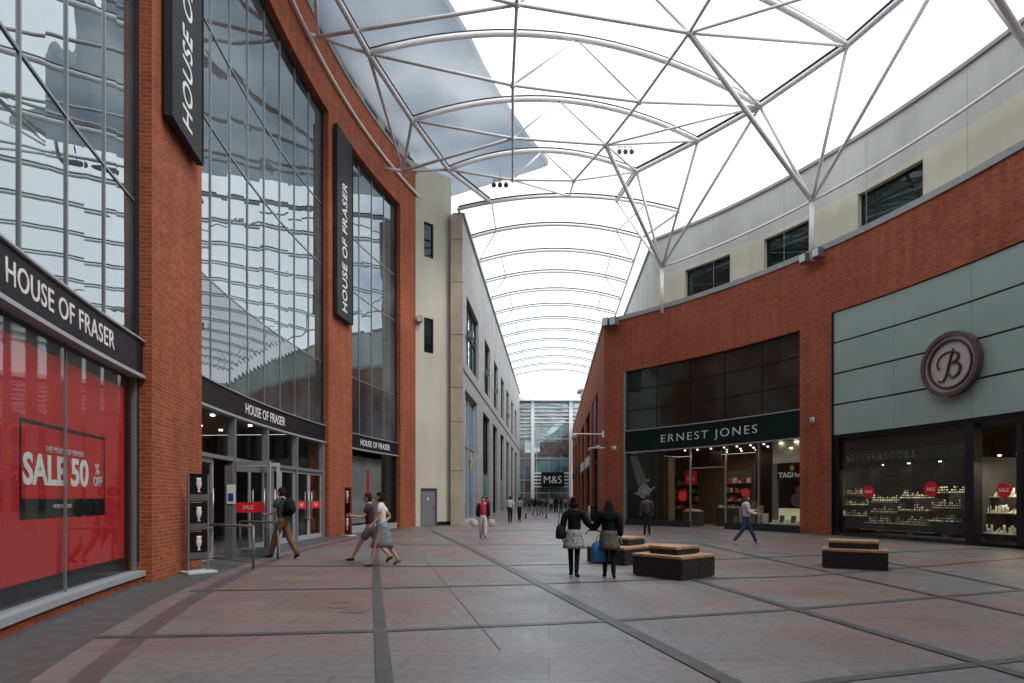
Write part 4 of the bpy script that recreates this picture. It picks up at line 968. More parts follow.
# wall nodes on the right with posts
sR1 = AR.px(812, .3); sR2 = AR.px(662, .3); dS = sR2-sR1
Rn = [Vector((*AR(sR1+k*dS, .3), 14.66)) for k in (1, 0, -1, -2, -3)]
for k, p in enumerate(Rn):
    MB().tube([(p.x, p.y, ZC-.6), p], .1, 10).build('post', M['steel'], cn)
rail = [Vector((*AR(sR2+(sR1-3*dS-sR2)*i/40, .3), 14.66)) for i in range(41)]
MB().tube(rail, .06, 8).build('rail', M['steel'], cn)
con = [(0, [0, 1, 2], 1), (1, [2, 3, 4], 3), (2, [4, 5, 6], 5), (3, [6, 7], 7), (4, [8, 9], 9)]
for k, ends, nd in con:
    for e_ in ends: strut('raking_strut', Rn[k], Vector((*Br[e_], HL)), .055)
    strut('raking_strut', Rn[k], nodes2[nd], .075)
strut('raking_strut', Rn[0], gr[0], .05)
for nd in (1, 3, 5, 7):
    for e_ in (nd-1, nd, nd+1): strut('brace', nodes2[nd], Vector((*Br[e_], HL)), .04)
# left wall brackets
def Lnode(u, v, y): return Vector(((u-512)/F*y, y, HC+(HOR-v)*y/F))
L2 = Lnode(403, 171, 31.6); L1 = Lnode(318, 37, 23.2); L0 = Vector((-7.5, 14, 18.5)); Lm = Vector((-7.1, 5, 18.5))
for p, ends, nd in ((L2, [0, 1, 2], 1), (L1, [2, 3], 3), (L0, [3, 4, 5], 5), (Lm, [6, 7, 8], 7)):
    for e_ in ends: strut('raking_strut', p, Vector((*Bl[e_], HL)), .05)
    strut('raking_strut', p, nodes1[nd], .05)
    s_ = AL.sy(p.y); q = AL(s_, .2); strut('bracket', p, Vector((*q, p.z+.1)), .06)
# corridor zigzags
for i in range(len(corr)-1):
    a_, b_ = corr[i], corr[i+1]
    li, ri = 4, 16
    if i % 2 == 0: strut('brace', a_[3 if i else 3], b_[3], .03); strut('brace', a_[17], b_[17], .03)
    if i % 2 == 1: strut('brace', a_[3], b_[0], .03); strut('brace', a_[17], b_[20], .03)
for l_ in (0, 20):
    MB().tube([c[l_] for c in corr], .09, 8).build('edge_girder', M['steel'], cn)
# glazing skin
def skin(seq, name):
    mb = MB()
    for i in range(len(seq)-1):
        a_, b_ = seq[i], seq[i+1]
        for k in range(20):
            u = Vector((0, 0, .22)); mb.face([a_[k]+u, a_[k+1]+u, b_[k+1]+u, b_[k]+u], smooth=True)
    return mb.build(name, M['skin_roof'], cn)
skin(corr, 'roof_glazing'); skin([A0a]+arches, 'roof_glazing')
# clusters of spot lamps hung from the canopy
def spots(u, v, y, n_, label):
    c = Lnode(u, v, y); t = empty('spotlight_cluster', c, 0, label, 'light fitting', 'spotlights hung under the canopy')
    MB().tube([(-.12*n_, 0, .25), (.12*n_, 0, .25)], .025, 6).build('bar', M['greymetal'], t)
    MB().tube([(0, 0, .25), (0, 0, .8)], .015, 6).build('hanger', M['greymetal'], t)
    for k in range(n_):
        x = (k-(n_-1)/2)*.3; mb = MB(); mb.tube([(x, .05, .12), (x, -.1, -.02), (x, -.16, -.1)], [.07, .11, .12], 10); mb.build('lamp_head', M['greymetal'], t); MB().tube([(x, 0, .25), (x, 0, .08)], .02, 6).build('yoke', M['greymetal'], t)
spots(500, 185, 30.5, 3, 'cluster of three spotlights at the left of the roof near the overhang tip')
spots(625, 152, 30.5, 3, 'cluster of three spotlights at the right of the roof near the raking struts')
# ================================================================== WALL FITTINGS
def flood(loc, rz, label, sc=1.0, group='floodlights on the parapets'):
    t = empty('floodlight', loc, rz, label, 'floodlight', group)
    MB().box(-.22*sc, .22*sc, -.5*sc, -.08, -.26*sc, .26*sc).build('housing', M['greymetal'], t, bevel=.02)
    MB().box(-.18*sc, .18*sc, -.52*sc, -.5*sc, -.2*sc, .2*sc).build('lens', M['letter'], t)
    MB().box(-.05, .05, -.08, .0, -.12, .12).build('bracket', M['darkframe'], t)
p = AR(sC-.45, .05); flood((p[0], p[1], 12.35), AR.rot(sC), 'twin box floodlight at the corner of the brick parapet, left one', 1.0)
p = AR(sC-1.0, .05); flood((p[0], p[1], 12.3), AR.rot(sC), 'twin box floodlight at the corner of the brick parapet, right one', 1.0)
p = AR(sR1+.35, .1); flood((p[0], p[1], 12.25), AR.rot(sR1), 'box floodlight just left of the steel post on the right parapet', .8)
p = AR(sR1-.35, .1); flood((p[0], p[1], 12.25), AR.rot(sR1), 'box floodlight just right of the steel post on the right parapet', .8)
aR = math.atan2(CD.y, CD.x)
for k, (Z, w) in enumerate(((47.5, 'first'), (57, 'second'), (68, 'third'), (80, 'fourth'))):
    p = E0+CD*ze(Z)+nL*.05; flood((p.x, p.y, 12.2), aR+PI+PI, '%s floodlight along the right arcade parapet from the corner' % w, 1.15)
for k, (Z, w) in enumerate(((37.9, 'first'), (48, 'second'), (55.5, 'third'), (70, 'fourth'))):
    p = C0+CD*zc(Z)+nR*.05; z = HC+(HOR-(335, 373, 391, 415)[k])*Z/F; flood((p.x, p.y, z), aR, '%s lantern box on the left stone wall from the pillar' % w, .8, 'wall lanterns on the stone building')
q = AL(sP3[1]-.1, .3); flood((q[0]+.1, q[1]-.1, HC+(HOR-321)*q[1]/F), 0, 'box light on the downpipe beside the last brick pier', .7)
def cctv(loc, rz, label, arm=.0):
    t = empty('security_camera', loc, rz, label, 'camera', 'security cameras on the walls')
    MB().box(-.05, .05, -.03-arm, 0, -.04, .04).build('arm', M['white'], t)
    MB().box(-.07, .07, -.42-arm, -.06-arm, -.1, .06).build('housing', M['letter'], t, bevel=.015)
    MB().box(-.05, .05, -.43-arm, -.42-arm, -.08, .04).build('lens', M['black'], t)
    MB().box(-.09, .09, -.02, .0, -.12, .12).build('plate', M['white'], t)
s = AR.px(813); p = AR(s, 0); cctv((*p, HC+(HOR-420)*p[1]/F), AR.rot(s)+.3, 'white security camera on the brick pier between the two jewellers', .05)
s = AR.px(615); p = AR(s, 0); cctv((*p, HC+(HOR-448)*p[1]/F), AR.rot(s), 'white security camera on the corner pier beside the dark green fascia', .05)
t = empty('dome_camera', (E0.x, E0.y, 0), 0, 'long white horizontal arm with a dome camera on the brick corner', 'camera')
za = HC+(HOR-434)*E0.y/F
MB().tube([(0, .1, za), (-1.9, -.1, za)], .04, 8).build('arm', M['white'], t)
MB().ell((-1.85, -.1, za-.25), .16, .16, .18).build('dome', M['greymetal'], t); MB().tube([(-1.85, -.1, za), (-1.85, -.1, za-.12)], .12, 10).build('cap', M['white'], t)
MB().box(-.1, .1, .0, .1, za-.2, za+.2).build('plate', M['white'], t)
t = empty('camera_cluster', (E0.x, E0.y, 0), 0, 'pair of small white cameras on a short bracket below the long arm', 'camera')
za = HC+(HOR-448)*E0.y/F
MB().tube([(.2, 0, za), (-.9, -.1, za)], .035, 8).build('arm', M['white'], t); MB().ell((-.9, -.12, za-.15), .14, .14, .15).build('dome', M['greymetal'], t); MB().box(-.55, -.3, -.45, -.1, za-.05, za+.12).build('housing', M['letter'], t, bevel=.02)
# ================================================================== STREET FURNITURE
def vase(mb, x, y, z, s):
    prof = [(.02, 0), (.07, .01), (.03, .06), (.03, .1), (.08, .2), (.1, .34), (.07, .42), (.09, .5)]
    mb.loft([[(x+r*s*math.cos(2*PI*k/10), y+r*s*.4*math.sin(2*PI*k/10), z+h*s) for k in range(10)] for r, h in prof])
c = AL(AL.px(192, .5), .62); rz = AL.rot(AL.px(192, .5))
st = empty('poster_stand', (*c, 0), rz-.9, 'tall narrow stand of framed trophy pictures against the nearest brick pier', 'display stand', 'poster stands by the entrance')
MB().box(-.3, .3, -.28, .28, .0, .05).build('base', M['letter'], st, bevel=.01); MB().box(-.22, -.18, -.02, .02, .05, 2.1).build('post', M['greymetal'], st); MB().box(.18, .22, -.02, .02, .05, 2.1).build('post', M['greymetal'], st)
for k in range(3):
    z = .28+k*.62; f_ = MB().box(-.18, .18, -.03, .02, z, z+.6).build('picture_panel', M['black'], st); mb = MB(); vase(mb, 0, -.035, z+.2, .62); mb.build('trophy_picture', M['display'], f_)
    MB().box(-.18, .18, -.034, -.03, z+.02, z+.16).build('caption_strip', wdk, f_)
c = gp(348, 536); st = empty('poster_stand', (*c, 0), -.7, 'dark red poster stand with white pictures in front of the middle brick pier', 'display stand', 'poster stands by the entrance')
MB().box(-.28, .28, -.22, .22, 0, .05).build('base', M['letter'], st, bevel=.01)
MB().box(-.2, .2, -.03, .03, .05, 2.05).build('board', mat('dark red board', (.12, .012, .015), .5, var=.1), st)
for z0, z1 in ((1.4, 1.95), (.25, .75)): mb = MB(); vase(mb, 0, -.045, z0, 1.0); mb.build('white_picture', M['white'], st)
MB().box(-.16, .16, -.035, -.03, .8, 1.35).build('text_panel', M['black'], st)
def barrier(p, q, label):
    t = empty('barrier_rail', (*p, 0), 0, label, 'barrier', 'tubular barriers at the entrance'); d = Vector((q[0]-p[0], q[1]-p[1], 0))
    MB().tube([(0, 0, .96), d+Vector((0, 0, .96))], .03, 8).build('top_rail', M['greymetal'], t)
    for k in (0, 1): MB().tube([d*k+Vector((0, 0, 0)), d*k+Vector((0, 0, .96))], .03, 8).build('post', M['greymetal'], t)
    MB().tube([d*.06+Vector((0, 0, .15)), d*.94+Vector((0, 0, .15))], .015, 6).build('lower_rail', M['greymetal'], t)
    MB().hexa([d*.06+Vector((0, -.005, .17)), d*.94+Vector((0, -.005, .17)), d*.94+Vector((0, .005, .17)), d*.06+Vector((0, .005, .17)), d*.06+Vector((0, -.005, .9)), d*.94+Vector((0, -.005, .9)), d*.94+Vector((0, .005, .9)), d*.06+Vector((0, .005, .9))]).build('glass_infill', M['glass'], t)
barrier((-7.35, 15.0), (-5.84, 14.0), 'grey tubular barrier nearest the camera at the store entrance')
barrier((-7.5, 17.1), (-6.1, 16.15), 'grey tubular barrier beside the man with a backpack')
sg = empty('entrance_portal', (0, 0, 0), 0, 'grey steel portal with tall flat posts in front of the open store doors', 'portal')
for (x, y) in ((-7.38, 16.25), (-6.78, 17.3)): MB().box(x-.1, x+.1, y-.1, y+.1, 0, 2.45).build('post', M['greymetal'], sg)
MB().obox((-7.38, 16.25), Vector((.6, 1.05)).normalized(), Vector((1.05, -.6)).normalized(), .1, 1.1, -.08, .08, 2.3, 2.45).build('lintel', M['greymetal'], sg)
MB().box(-7.42, -7.2, 16.13, 16.145, 1.45, 1.95).build('notice', M['white'], sg)
MB().box(-7.38, -7.25, 16.12, 16.13, 1.52, 1.72).build('notice_mark', mat('blue mark', (.02, .06, .3), .5, var=0), sg)
# benches
def bench(loc, rz, label, kind=0):
    t = empty('stone_bench', loc, rz, label, 'bench', 'dark granite benches with timber tops')
    def blk(x0, x1, y0, y1, z0, z1):
        b_ = MB().box(x0, x1, y0, y1, z0, z1-.05).build('block', M['granite'], t, bevel=.012)
        mb = MB(); w = .095; y = y0-.012
        nb_ = int(round((y1-y0+.024)/w)); w = (y1-y0+.024)/nb_
        for i in range(nb_): mb.box(x0-.012, x1+.012, y+i*w+.003, y+(i+1)*w-.003, z1-.05, z1)
        mb.build('timber_top', M['timber'], t)
    return t, blk
t, blk = bench((3.32, 12.75, 0), .69, 'nearest two tier dark granite bench with timber tops beside the two girls')
blk(-.57, .57, -.6, .6, .02, .46); blk(-.3, .42, -.3, .38, .462, .62)
MB().box(-.53, .53, -.56, .56, 0, .02).build('foot', M['alu'], t)
t, blk = bench((3.4, 15.7, 0), .82, 'second granite bench cluster behind the nearest one, with three timber levels')
blk(-1.3, 0, -.2, .9, .02, .42); blk(0, 1.1, -.9, .5, .02, .38); blk(-.7, .1, .1, .85, .425, .62)
MB().box(-1.2, .0, -.1, .8, 0, .02).build('foot', M['alu'], t)
t, blk = bench((7.93, 14.3, 0), -.5, 'low two tier granite bench standing alone in front of the grilled window')
blk(-.68, .62, -.5, .5, .02, .44); blk(-.55, .45, -.2, .55, .445, .62); MB().box(-.63, .57, -.45, .45, 0, .02).build('foot', M['alu'], t)
# bins, bollard, table
def bin_(loc, label):
    t = empty('litter_bin', loc, 0, label, 'bin'); MB().tube([(0, 0, 0), (0, 0, .95)], .24, 14).build('body', M['darkframe'], t); MB().tube([(0, 0, .95), (0, 0, 1.02), (0, 0, 1.12)], [.27, .27, .18], 14).build('lid', M['charcoal'], t)
    MB().box(-.14, .14, -.26, -.2, .72, .86).build('slot', M['gasket'], t)
c = gp(594, 521); bin_((*c, 0), 'dark round litter bin beside the brick corner of the arcade')
c = gp(589.5, 522); t = empty('bollard', (*c, 0), 0, 'slim grey steel bollard left of the litter bin', 'bollard'); MB().tube([(0, 0, 0), (0, 0, 1.0)], .1, 12).build('shaft', M['metal'], t); MB().ell((0, 0, 1.0), .1, .1, .08).build('cap', M['metal'], t)
def seat(loc, rz, label):
    t = empty('metal_bench', loc, rz, label, 'bench', 'metal benches down the arcade')
    for x in (-.8, .8):
        MB().tube([(x, 0, .0), (x, 0, .42)], .05, 8).build('leg', M['darkframe'], t); MB().tube([(x-.0, -.25, .02), (x, .25, .02)], .05, 6).build('leg_foot', M['darkframe'], t)
    mb = MB()
    for k in range(5): mb.box(-1, 1, -.25+k*.1, -.18+k*.1, .42, .46)
    mb.build('seat', M['metal'], t); mb = MB()
    for k in range(4): mb.box(-1, 1, .24, .28, .55+k*.1, .61+k*.1)
    mb.build('backrest', M['metal'], t)
    for x in (-.95, .95): MB().tube([(x, -.22, .46), (x, -.22, .68), (x, .24, .7)], .02, 6).build('armrest', M['metal'], t)
c = gp(536, 518.5); seat((*c, 0), .1, 'first metal bench in the middle of the arcade')
c = gp(549, 512); seat((*c, 0), .3, 'metal bench further down the arcade under the dark green sign')
# ================================================================== PEOPLE
def skin_obj(name, verts, edges, radii, root, m, parent, sub=1, extra=None):
    me = bpy.data.meshes.new(name); me.from_pydata(verts, edges, []); o = bpy.data.objects.new(name, me); COL.objects.link(o)
    mo = o.modifiers.new('s', 'SKIN'); mo.use_smooth_shade = True; sd_ = o.modifiers.new('d', 'SUBSURF'); sd_.levels = sub; sd_.render_levels = sub
    for i, r in enumerate(radii): 
        sv = me.skin_vertices[0].data[i]; sv.radius = r if isinstance(r, tuple) else (r, r); sv.use_root = (i == root)
    bpy.context.view_layer.update()
    m2 = bpy.data.meshes.new_from_object(o.evaluated_get(bpy.context.evaluated_depsgraph_get())); bpy.data.objects.remove(o)
    if extra:
        bm = bmesh.new(); bm.from_mesh(m2); t_ = bpy.data.meshes.new('t'); t_.from_pydata(extra.v, [], extra.f); t_.polygons.foreach_set('use_smooth', [True]*len(t_.polygons)); bm.from_mesh(t_); bm.to_mesh(m2); bm.free(); bpy.data.meshes.remove(t_)
    m2.materials.clear(); m2.materials.append(m)
    m2.polygons.foreach_set('use_smooth', [True]*len(m2.polygons))
    q = bpy.data.objects.new(name, m2); COL.objects.link(q); q.parent = parent; return q
SH = {}
def person(loc, face, h, label, legs=((.0, 0), (.0, 0)), arms=None, skin='skin', top=('jacket', (.02, .02, .02), .022), bottom=('trousers', (.03, .03, .04), .012), hair=((.02, .013, .01), 'short'), skirt=None, sleeves='long', shoe=(.02, .02, .02), lean=0.0, near=True, group=None, barelegs=False, headturn=0.0):
    """local frame: +Y forward, +X to the figure's right. face: heading angle of +Y (0 = away from camera)"""
    k = h/1.75; t = empty('person', loc, face, label, 'person', group); t.scale = (k, k, k)
    V = Vector; ly = math.sin(lean)
    pel, spi, che, nkb = V((0, 0, .96)), V((0, .01+ly*.2, 1.14)), V((0, .0+ly*.4, 1.34)), V((0, -.01+ly*.52, 1.48))
    nk, hd = V((0, .0+ly*.6, 1.53)), V((0, .02+ly*.65, 1.64))
    J = {}; zmin = 9
    for i, (th, kn) in enumerate(legs):
        x = (-1, 1)[i]; hip = V((x*.085, 0, .9)); kne = hip+V((x*.005, math.sin(th)*.43, -math.cos(th)*.43)); an = kne+V((0, math.sin(th-kn)*.41, -math.cos(th-kn)*.41))
        pitch = max(-.9, min(.3, (th-kn)*.9 if th < 0 or kn > .3 else .15*th)); toe = an+V((x*.03, .135*math.cos(pitch), .135*math.sin(pitch)-.035)); heel = an+V((0, -.04, -.04))
        J[i] = (hip, kne, an, toe, heel); zmin = min(zmin, an.z-.075, toe.z-.035)
    dz = V((0, 0, -zmin)); pel, spi, che, nkb, nk, hd = [p+dz for p in (pel, spi, che, nkb, nk, hd)]
    for i in J: J[i] = tuple(p+dz for p in J[i])
    arms = arms or (((.05, -.05), .15), ((.05, -.05), .15)); AR_ = {}
    for i, a in enumerate(arms):
        x = (-1, 1)[i]; sh = nkb+V((x*.185, 0, -.05))
        if a[0] == 'pts': el, wr = V(a[1])+dz, V(a[2])+dz
        else:
            (fw, sd_), bend = a; el = sh+V((x*math.sin(.12+abs(sd_))*.28, math.sin(fw)*.28, -math.cos(fw)*.27)); wr = el+V((x*.02, math.sin(fw+bend)*.25, -math.cos(fw+bend)*.25))
        AR_[i] = (sh, el, wr)
    vs = [pel, spi, che, nkb, nk, hd-V((0, 0, .02))]; ed = [(0, 1), (1, 2), (2, 3), (3, 4), (4, 5)]; rd = [(.14, .1), (.125, .09), (.145, .1), (.085, .07), (.05, .052), (.055, .06)]
    for i in (0, 1):
        b0_ = len(vs); vs += list(J[i][:4]); ed += [(0, b0_), (b0_, b0_+1), (b0_+1, b0_+2), (b0_+2, b0_+3)]; rd += [.088, .057, .038, .032]
        b0_ = len(vs); sh, el, wr = AR_[i]; ha = wr+(wr-el).normalized()*.08
        vs += [sh, el, wr, ha]; ed += [(3, b0_), (b0_, b0_+1), (b0_+1, b0_+2), (b0_+2, b0_+3)]; rd += [.055, .04, .028, (.036, .02)]
    ex = MB()
    def hf(q):
        q = q.copy()
        if q.z < 0: q.x *= 1+.28*q.z; q.y = q.y*(1+.12*q.z)+.06*(-q.z)
        return q
    ex.ell(hd, .076, .096, .118, 14, 10, hf)
    ex.ell(hd+V((0, .1, -.015)), .013, .02, .022, 6, 5); 
    for x in (-1, 1): ex.ell(hd+V((x*.077, 0, -.01)), .012, .02, .03, 6, 5)
    ex.ell(hd+V((0, .087, -.058)), .026, .012, .008, 6, 5)
    if near:
        for i in (0, 1):
            sh, el, wr = AR_[i]; d = (wr-el).normalized(); side = d.cross(V((0, 1, 0)) if abs(d.y) < .8 else V((0, 0, 1))).normalized(); up = side.cross(d)
            base = wr+d*.1
            for f_ in range(4):
                o_ = side*(.0); oo = up*((f_-1.5)*.019); ln = (.062, .074, .07, .054)[f_]
                ex.tube([base+oo-d*.02, base+oo+d*ln*.5+side*.004, base+oo+d*ln*.85+side*.02, base+oo+d*ln+side*.034], [.0095, .009, .008, .006], 6)
            ex.tube([wr+d*.04+up*.025, wr+d*.08+up*.052, wr+d*.11+up*.058+side*.01], [.011, .01, .007], 6)
    # one watertight-looking figure: limbs, head, hands
    rootm = M[skin] if not barelegs else M[skin]
    skin_obj('body', vs, ed, rd, 0, rootm, t, 1, ex)
    hairc, hs = hair; hm = cloth('hair%d' % hash(hairc), hairc, .3); mb = MB()
    def hh(q):
        q = q.copy()
        if q.y > .15: q.z = max(q.z, .18+.35*q.y); q.y = min(q.y, .86)
        return q
    mb.ell(hd+V((0, -.012, .015)), .087, .104, .122, 14, 10, hh)
    if hs == 'long':
        rings = []
        for j, z in enumerate((.03, -.06, -.14, -.22, -.3, -.36)):
            w = (.1, .112, .125, .13, .118, .07)[j]; rings.append([(hd.x+w*math.cos(2*PI*q_/12), hd.y-.06-.012*j+.045*math.sin(2*PI*q_/12), hd.z+z) for q_ in range(12)])
        mb.loft(rings)
    if hs == 'bun': mb.ell(hd+V((0, -.05, .12)), .07, .07, .055, 10, 7); mb.ell(hd+V((0, -.03, -.02)), .105, .095, .11, 12, 8)
    if hs == 'bob': mb.ell(hd+V((0, -.035, -.02)), .098, .085, .11, 12, 8)
    if hs == 'scruffy':
        for q_ in range(9): mb.ell(hd+V((random.uniform(-.05, .05), random.uniform(-.07, .03), random.uniform(.06, .12))), .035, .035, .025, 6, 5)
    mb.build('hair', hm, t)
    # upper garment
    nm, c, e_ = top
    vs = [pel+V((0, 0, -.09 if nm != 'coat' else -.16)), spi, che, nkb+V((0, 0, -.005)), nkb+V((0, 0, .045))]; ed = [(0, 1), (1, 2), (2, 3), (3, 4)]
    rd = [(.148+e_, .108+e_), (.13+e_, .095+e_), (.152+e_, .108+e_), (.09+e_, .078+e_), (.055+e_*.6, .057+e_*.6)]
    for i in (0, 1):
        sh, el, wr = AR_[i]; b0_ = len(vs)
        if sleeves == 'long': vs += [sh, el, wr]; ed += [(3, b0_), (b0_, b0_+1), (b0_+1, b0_+2)]; rd += [.06+e_, .045+e_, .034+e_*.7]
        elif sleeves == 'short': vs += [sh, sh.lerp(el, .65)]; ed += [(3, b0_), (b0_, b0_+1)]; rd += [.06+e_, .052+e_]
    skin_obj(nm, vs, ed, rd, 0, cloth(label[:28]+nm, c, .25), t, 1)
    if bottom:
        nm, c, e_ = bottom; vs = [pel+V((0, 0, .13)), pel+V((0, 0, -.05))]; ed = [(0, 1)]; rd = [(.142+e_*.5, .102+e_*.5), (.13+e_, .1+e_)]
        for i in (0, 1):
            hip, kne, an = J[i][:3]; b0_ = len(vs)
            if nm == 'shorts': vs += [hip, hip.lerp(kne, .8)]; ed += [(1, b0_), (b0_, b0_+1)]; rd += [.092+e_, .08+e_]
            else: vs += [hip, kne, an.lerp(kne, -.05)]; ed += [(1, b0_), (b0_, b0_+1), (b0_+1, b0_+2)]; rd += [.09+e_, .062+e_, .045+e_]
        skin_obj(nm, vs, ed, rd, 0, cloth(label[:28]+nm, c, .2), t, 1)
    if skirt:
        c, ln, w0, w1 = skirt; mb = MB(); rings = []; kc = (J[0][1]+J[1][1])/2
        for j in range(6):
            u = j/5; w = w0+(w1-w0)*u; cy = (kc.y)*u*.8; spread = abs(J[0][1].y-J[1][1].y)*.5*u
            rings.append([(w*math.cos(2*PI*q_/24)*(1+.05*math.cos(q_*PI/2)*u), cy+(w*.8+spread)*math.sin(2*PI*q_/24)*(1+.05*math.cos(q_*PI/2)*u), pel.z+.1-ln*u) for q_ in range(24)])
        mb.loft(rings, caps=True); mb.build('skirt', c if not isinstance(c, tuple) else cloth(label[:28]+'skirt', c, .3), t)
    for i in (0, 1):
        an, toe, heel = J[i][2:5]; mb = MB(); d = (toe-heel).normalized()
        mb.tube([heel-d*.01+V((0, 0, .012)), heel+d*.02+V((0, 0, .014)), an.lerp(toe, .4)+V((0, 0, -.012)), toe-d*.02-V((0, 0, .004)), toe+d*.015], [.026, .042, .044, .034, .016], 10)
        mb.build('shoe', cloth('shoe%d' % hash(shoe), shoe, .05), t)
    if near:
        mb = MB()
        for x in (-1, 1): mb.ell(hd+V((x*.03, .088, .008)), .011, .008, .007, 6, 5)
        mb.build('eyes', M['eye'], t)
    return t, dict(J=J, A=AR_, hd=hd, che=che, pel=pel, k=k)
def W_(px, feet): return gp(px, feet)
def carry(name, builder, person_t, local, label, cat):
    m_ = Matrix.Translation(person_t.location) @ Matrix.Rotation(person_t.rotation_euler.z, 4, 'Z') @ Matrix.Scale(person_t.scale[0], 4)
    p = m_ @ Vector(local); t = empty(name, p, person_t.rotation_euler.z, label, cat); builder(t); return t
def sack(w, d, h, m, handle=.12):
    def f_(t):
        rings = []
        for j, (s, z) in enumerate(((.7, -h), (1, -h*.93), (1.02, -h*.5), (.85, -h*.15), (.35, 0))):
            rings.append([(w/2*s*math.cos(2*PI*q/14)*(1+.06*math.sin(q*3)), d/2*s*math.sin(2*PI*q/14), z) for q in range(14)])
        MB().loft(rings).build('body', m, t); MB().tube([(-.05, 0, -.03), (-.03, 0, handle*.7), (0, 0, handle), (.03, 0, handle*.7), (.05, 0, -.03)], .008, 6).build('handle', m, t)
    return f_
fl = mat('floral cloth', (.3, .3, .28), .9, var=.75, scale=22, spec=.2)
# man with backpack walking to the doors
L_ = PI/2
c = W_(283, 559); man, P_ = person((*c, 0), L_-.35, 1.87, 'man with a black backpack and tan trousers walking to the entrance doors', legs=((.42, .15), (-.3, .3)), arms=(((.2, 0), 1.1), ((-.1, 0), .9)), top=('shirt', (.05, .07, .075), .022), sleeves='short', bottom=('trousers', (.17, .1, .055), .016), hair=((.025, .015, .01), 'short'), lean=.05)
def bp_(t):
    MB().ell((0, 0, 0), .17, .13, .25, 12, 9).build('body', cloth('backpack', (.012, .012, .014)), t)
    MB().ell((0, -.1, -.05), .12, .05, .13, 10, 7).build('pocket', cloth('backpack', (.012, .012, .014)), t)
    for x in (-.1, .1): MB().tube([(x, .06, .2), (x, .16, .24), (x, .3, .12), (x*1.2, .27, -.05), (x, .1, -.2)], .018, 6).build('strap', cloth('backpack', (.012, .012, .014)), t)
carry('backpack', bp_, man, (0, P_['che'].y-.22, P_['che'].z-.05), 'black backpack on the back of the man by the doors', 'backpack')
# couple
c = W_(371, 563); person((*c, 0), L_+.1, 1.76, 'man in a dark plaid shirt and shorts striding left with a woman', legs=((.62, .15), (-.42, .35)), arms=(((.4, 0), 1.3), ((-.2, 0), .6)), top=('shirt', (.075, .03, .045), .022), sleeves='short', bottom=('shorts', (.17, .15, .19), .022), hair=((.035, .02, .012), 'scruffy'), lean=.1, shoe=(.05, .03, .02))
c = W_(382, 566); person((*c, 0), L_+.15, 1.74, 'woman in a white t-shirt and long grey skirt walking left, hand on hip', legs=((.35, .1), (-.35, .25)), arms=(((.2, 0), .5), ('pts', (.36, -.18, 1.18), (.2, -.02, 1.02))), top=('tshirt', (.72, .7, .7), .02), sleeves='short', bottom=None, skirt=((.22, .26, .27), .6, .145, .165), hair=((.015, .01, .01), 'bob'), lean=.06, shoe=(.2, .13, .09))
# woman in pink top facing the camera
c = W_(483, 538); pw, P_ = person((*c, 0), PI, 1.62, 'woman in a bright pink top and black jacket walking towards the camera with bags', legs=((.12, .05), (-.1, .1)), arms=(((.0, .12), .1), ((.0, .12), .1)), top=('top', (.62, .03, .11), .03), bottom=('trousers', (.62, .6, .58), .036), hair=((.02, .012, .01), 'short'), sleeves='none', shoe=(.06, .03, .03))
vs = []; 
cj = cloth('pink woman jacket', (.015, .014, .018))
for x in (-1, 1):
    sh, el, wr = P_['A'][0 if x < 0 else 1]
    skin_obj('jacket', [Vector((x*.14, -.03, P_['pel'].z-.12)), Vector((x*.11, -.03, P_['che'].z)), sh+Vector((-x*.06, -.01, .02)), sh, el, wr], [(0, 1), (1, 2), (2, 3), (3, 4), (4, 5)], [(.085, .13), (.075, .12), .08, .085, .072, .056], 1, cj, pw, 1)
for x, lab in ((0, 'white carrier bag in the left-hand side of the pink topped woman'), (1, 'white and grey carrier bag in the right-hand side of the pink topped woman')):
    wr = P_['A'][x][2]; carry('carrier_bag', sack(.26, .16, .3, cloth('carrier%d' % x, (.5, .52, .5) if x == 0 else (.6, .6, .62))), pw, wr+Vector(((-.1, .1)[x], 0, -.12)), 'white carrier bag hanging %s of the woman in the pink top' % ('on the right side' if x == 0 else 'on the left side'), 'bag')
# two girls holding hands
c1 = W_(574, 577); c2 = W_(609, 578)
g1_, Pa = person((*c1, 0), -.35, 1.56, 'girl in a black jacket and pale floral skirt reaching for her friend\'s hand', legs=((.12, .0), (-.16, .02)), arms=(((-.15, .1), .4), ('pts', (.3, .12, 1.17), (.49, .22, 1.04))), top=('jacket', (.012, .012, .014), .036), bottom=('leggings', (.012, .012, .014), .006), skirt=(fl, .42, .17, .255), hair=((.015, .011, .01), 'bun'))
g2_, Pb = person((*c2, 0), -.1, 1.54, 'long haired girl in a black coat holding a blue bag and her friend\'s hand', legs=((.06, .0), (-.16, .12)), arms=(('pts', (-.27, .12, 1.17), (-.42, .24, 1.06)), ((-.05, .08), .2)), top=('coat', (.01, .01, .012), .05), bottom=('leggings', (.012, .012, .014), .006), skirt=((.1, .095, .09), .42, .185, .25), hair=((.012, .009, .009), 'long'))
carry('handbag', sack(.2, .3, .3, cloth('black bag', (.015, .015, .018)), .28), g1_, (-.3, -.04, 1.2), 'black handbag under the arm of the girl in the floral skirt', 'bag')
carry('plastic_bag', sack(.3, .2, .42, mat('blue plastic', (.03, .2, .5), .35, var=.2, scale=9)), g2_, (-.23, .02, .84), 'bright blue plastic bag hanging beside the long haired girl', 'bag')
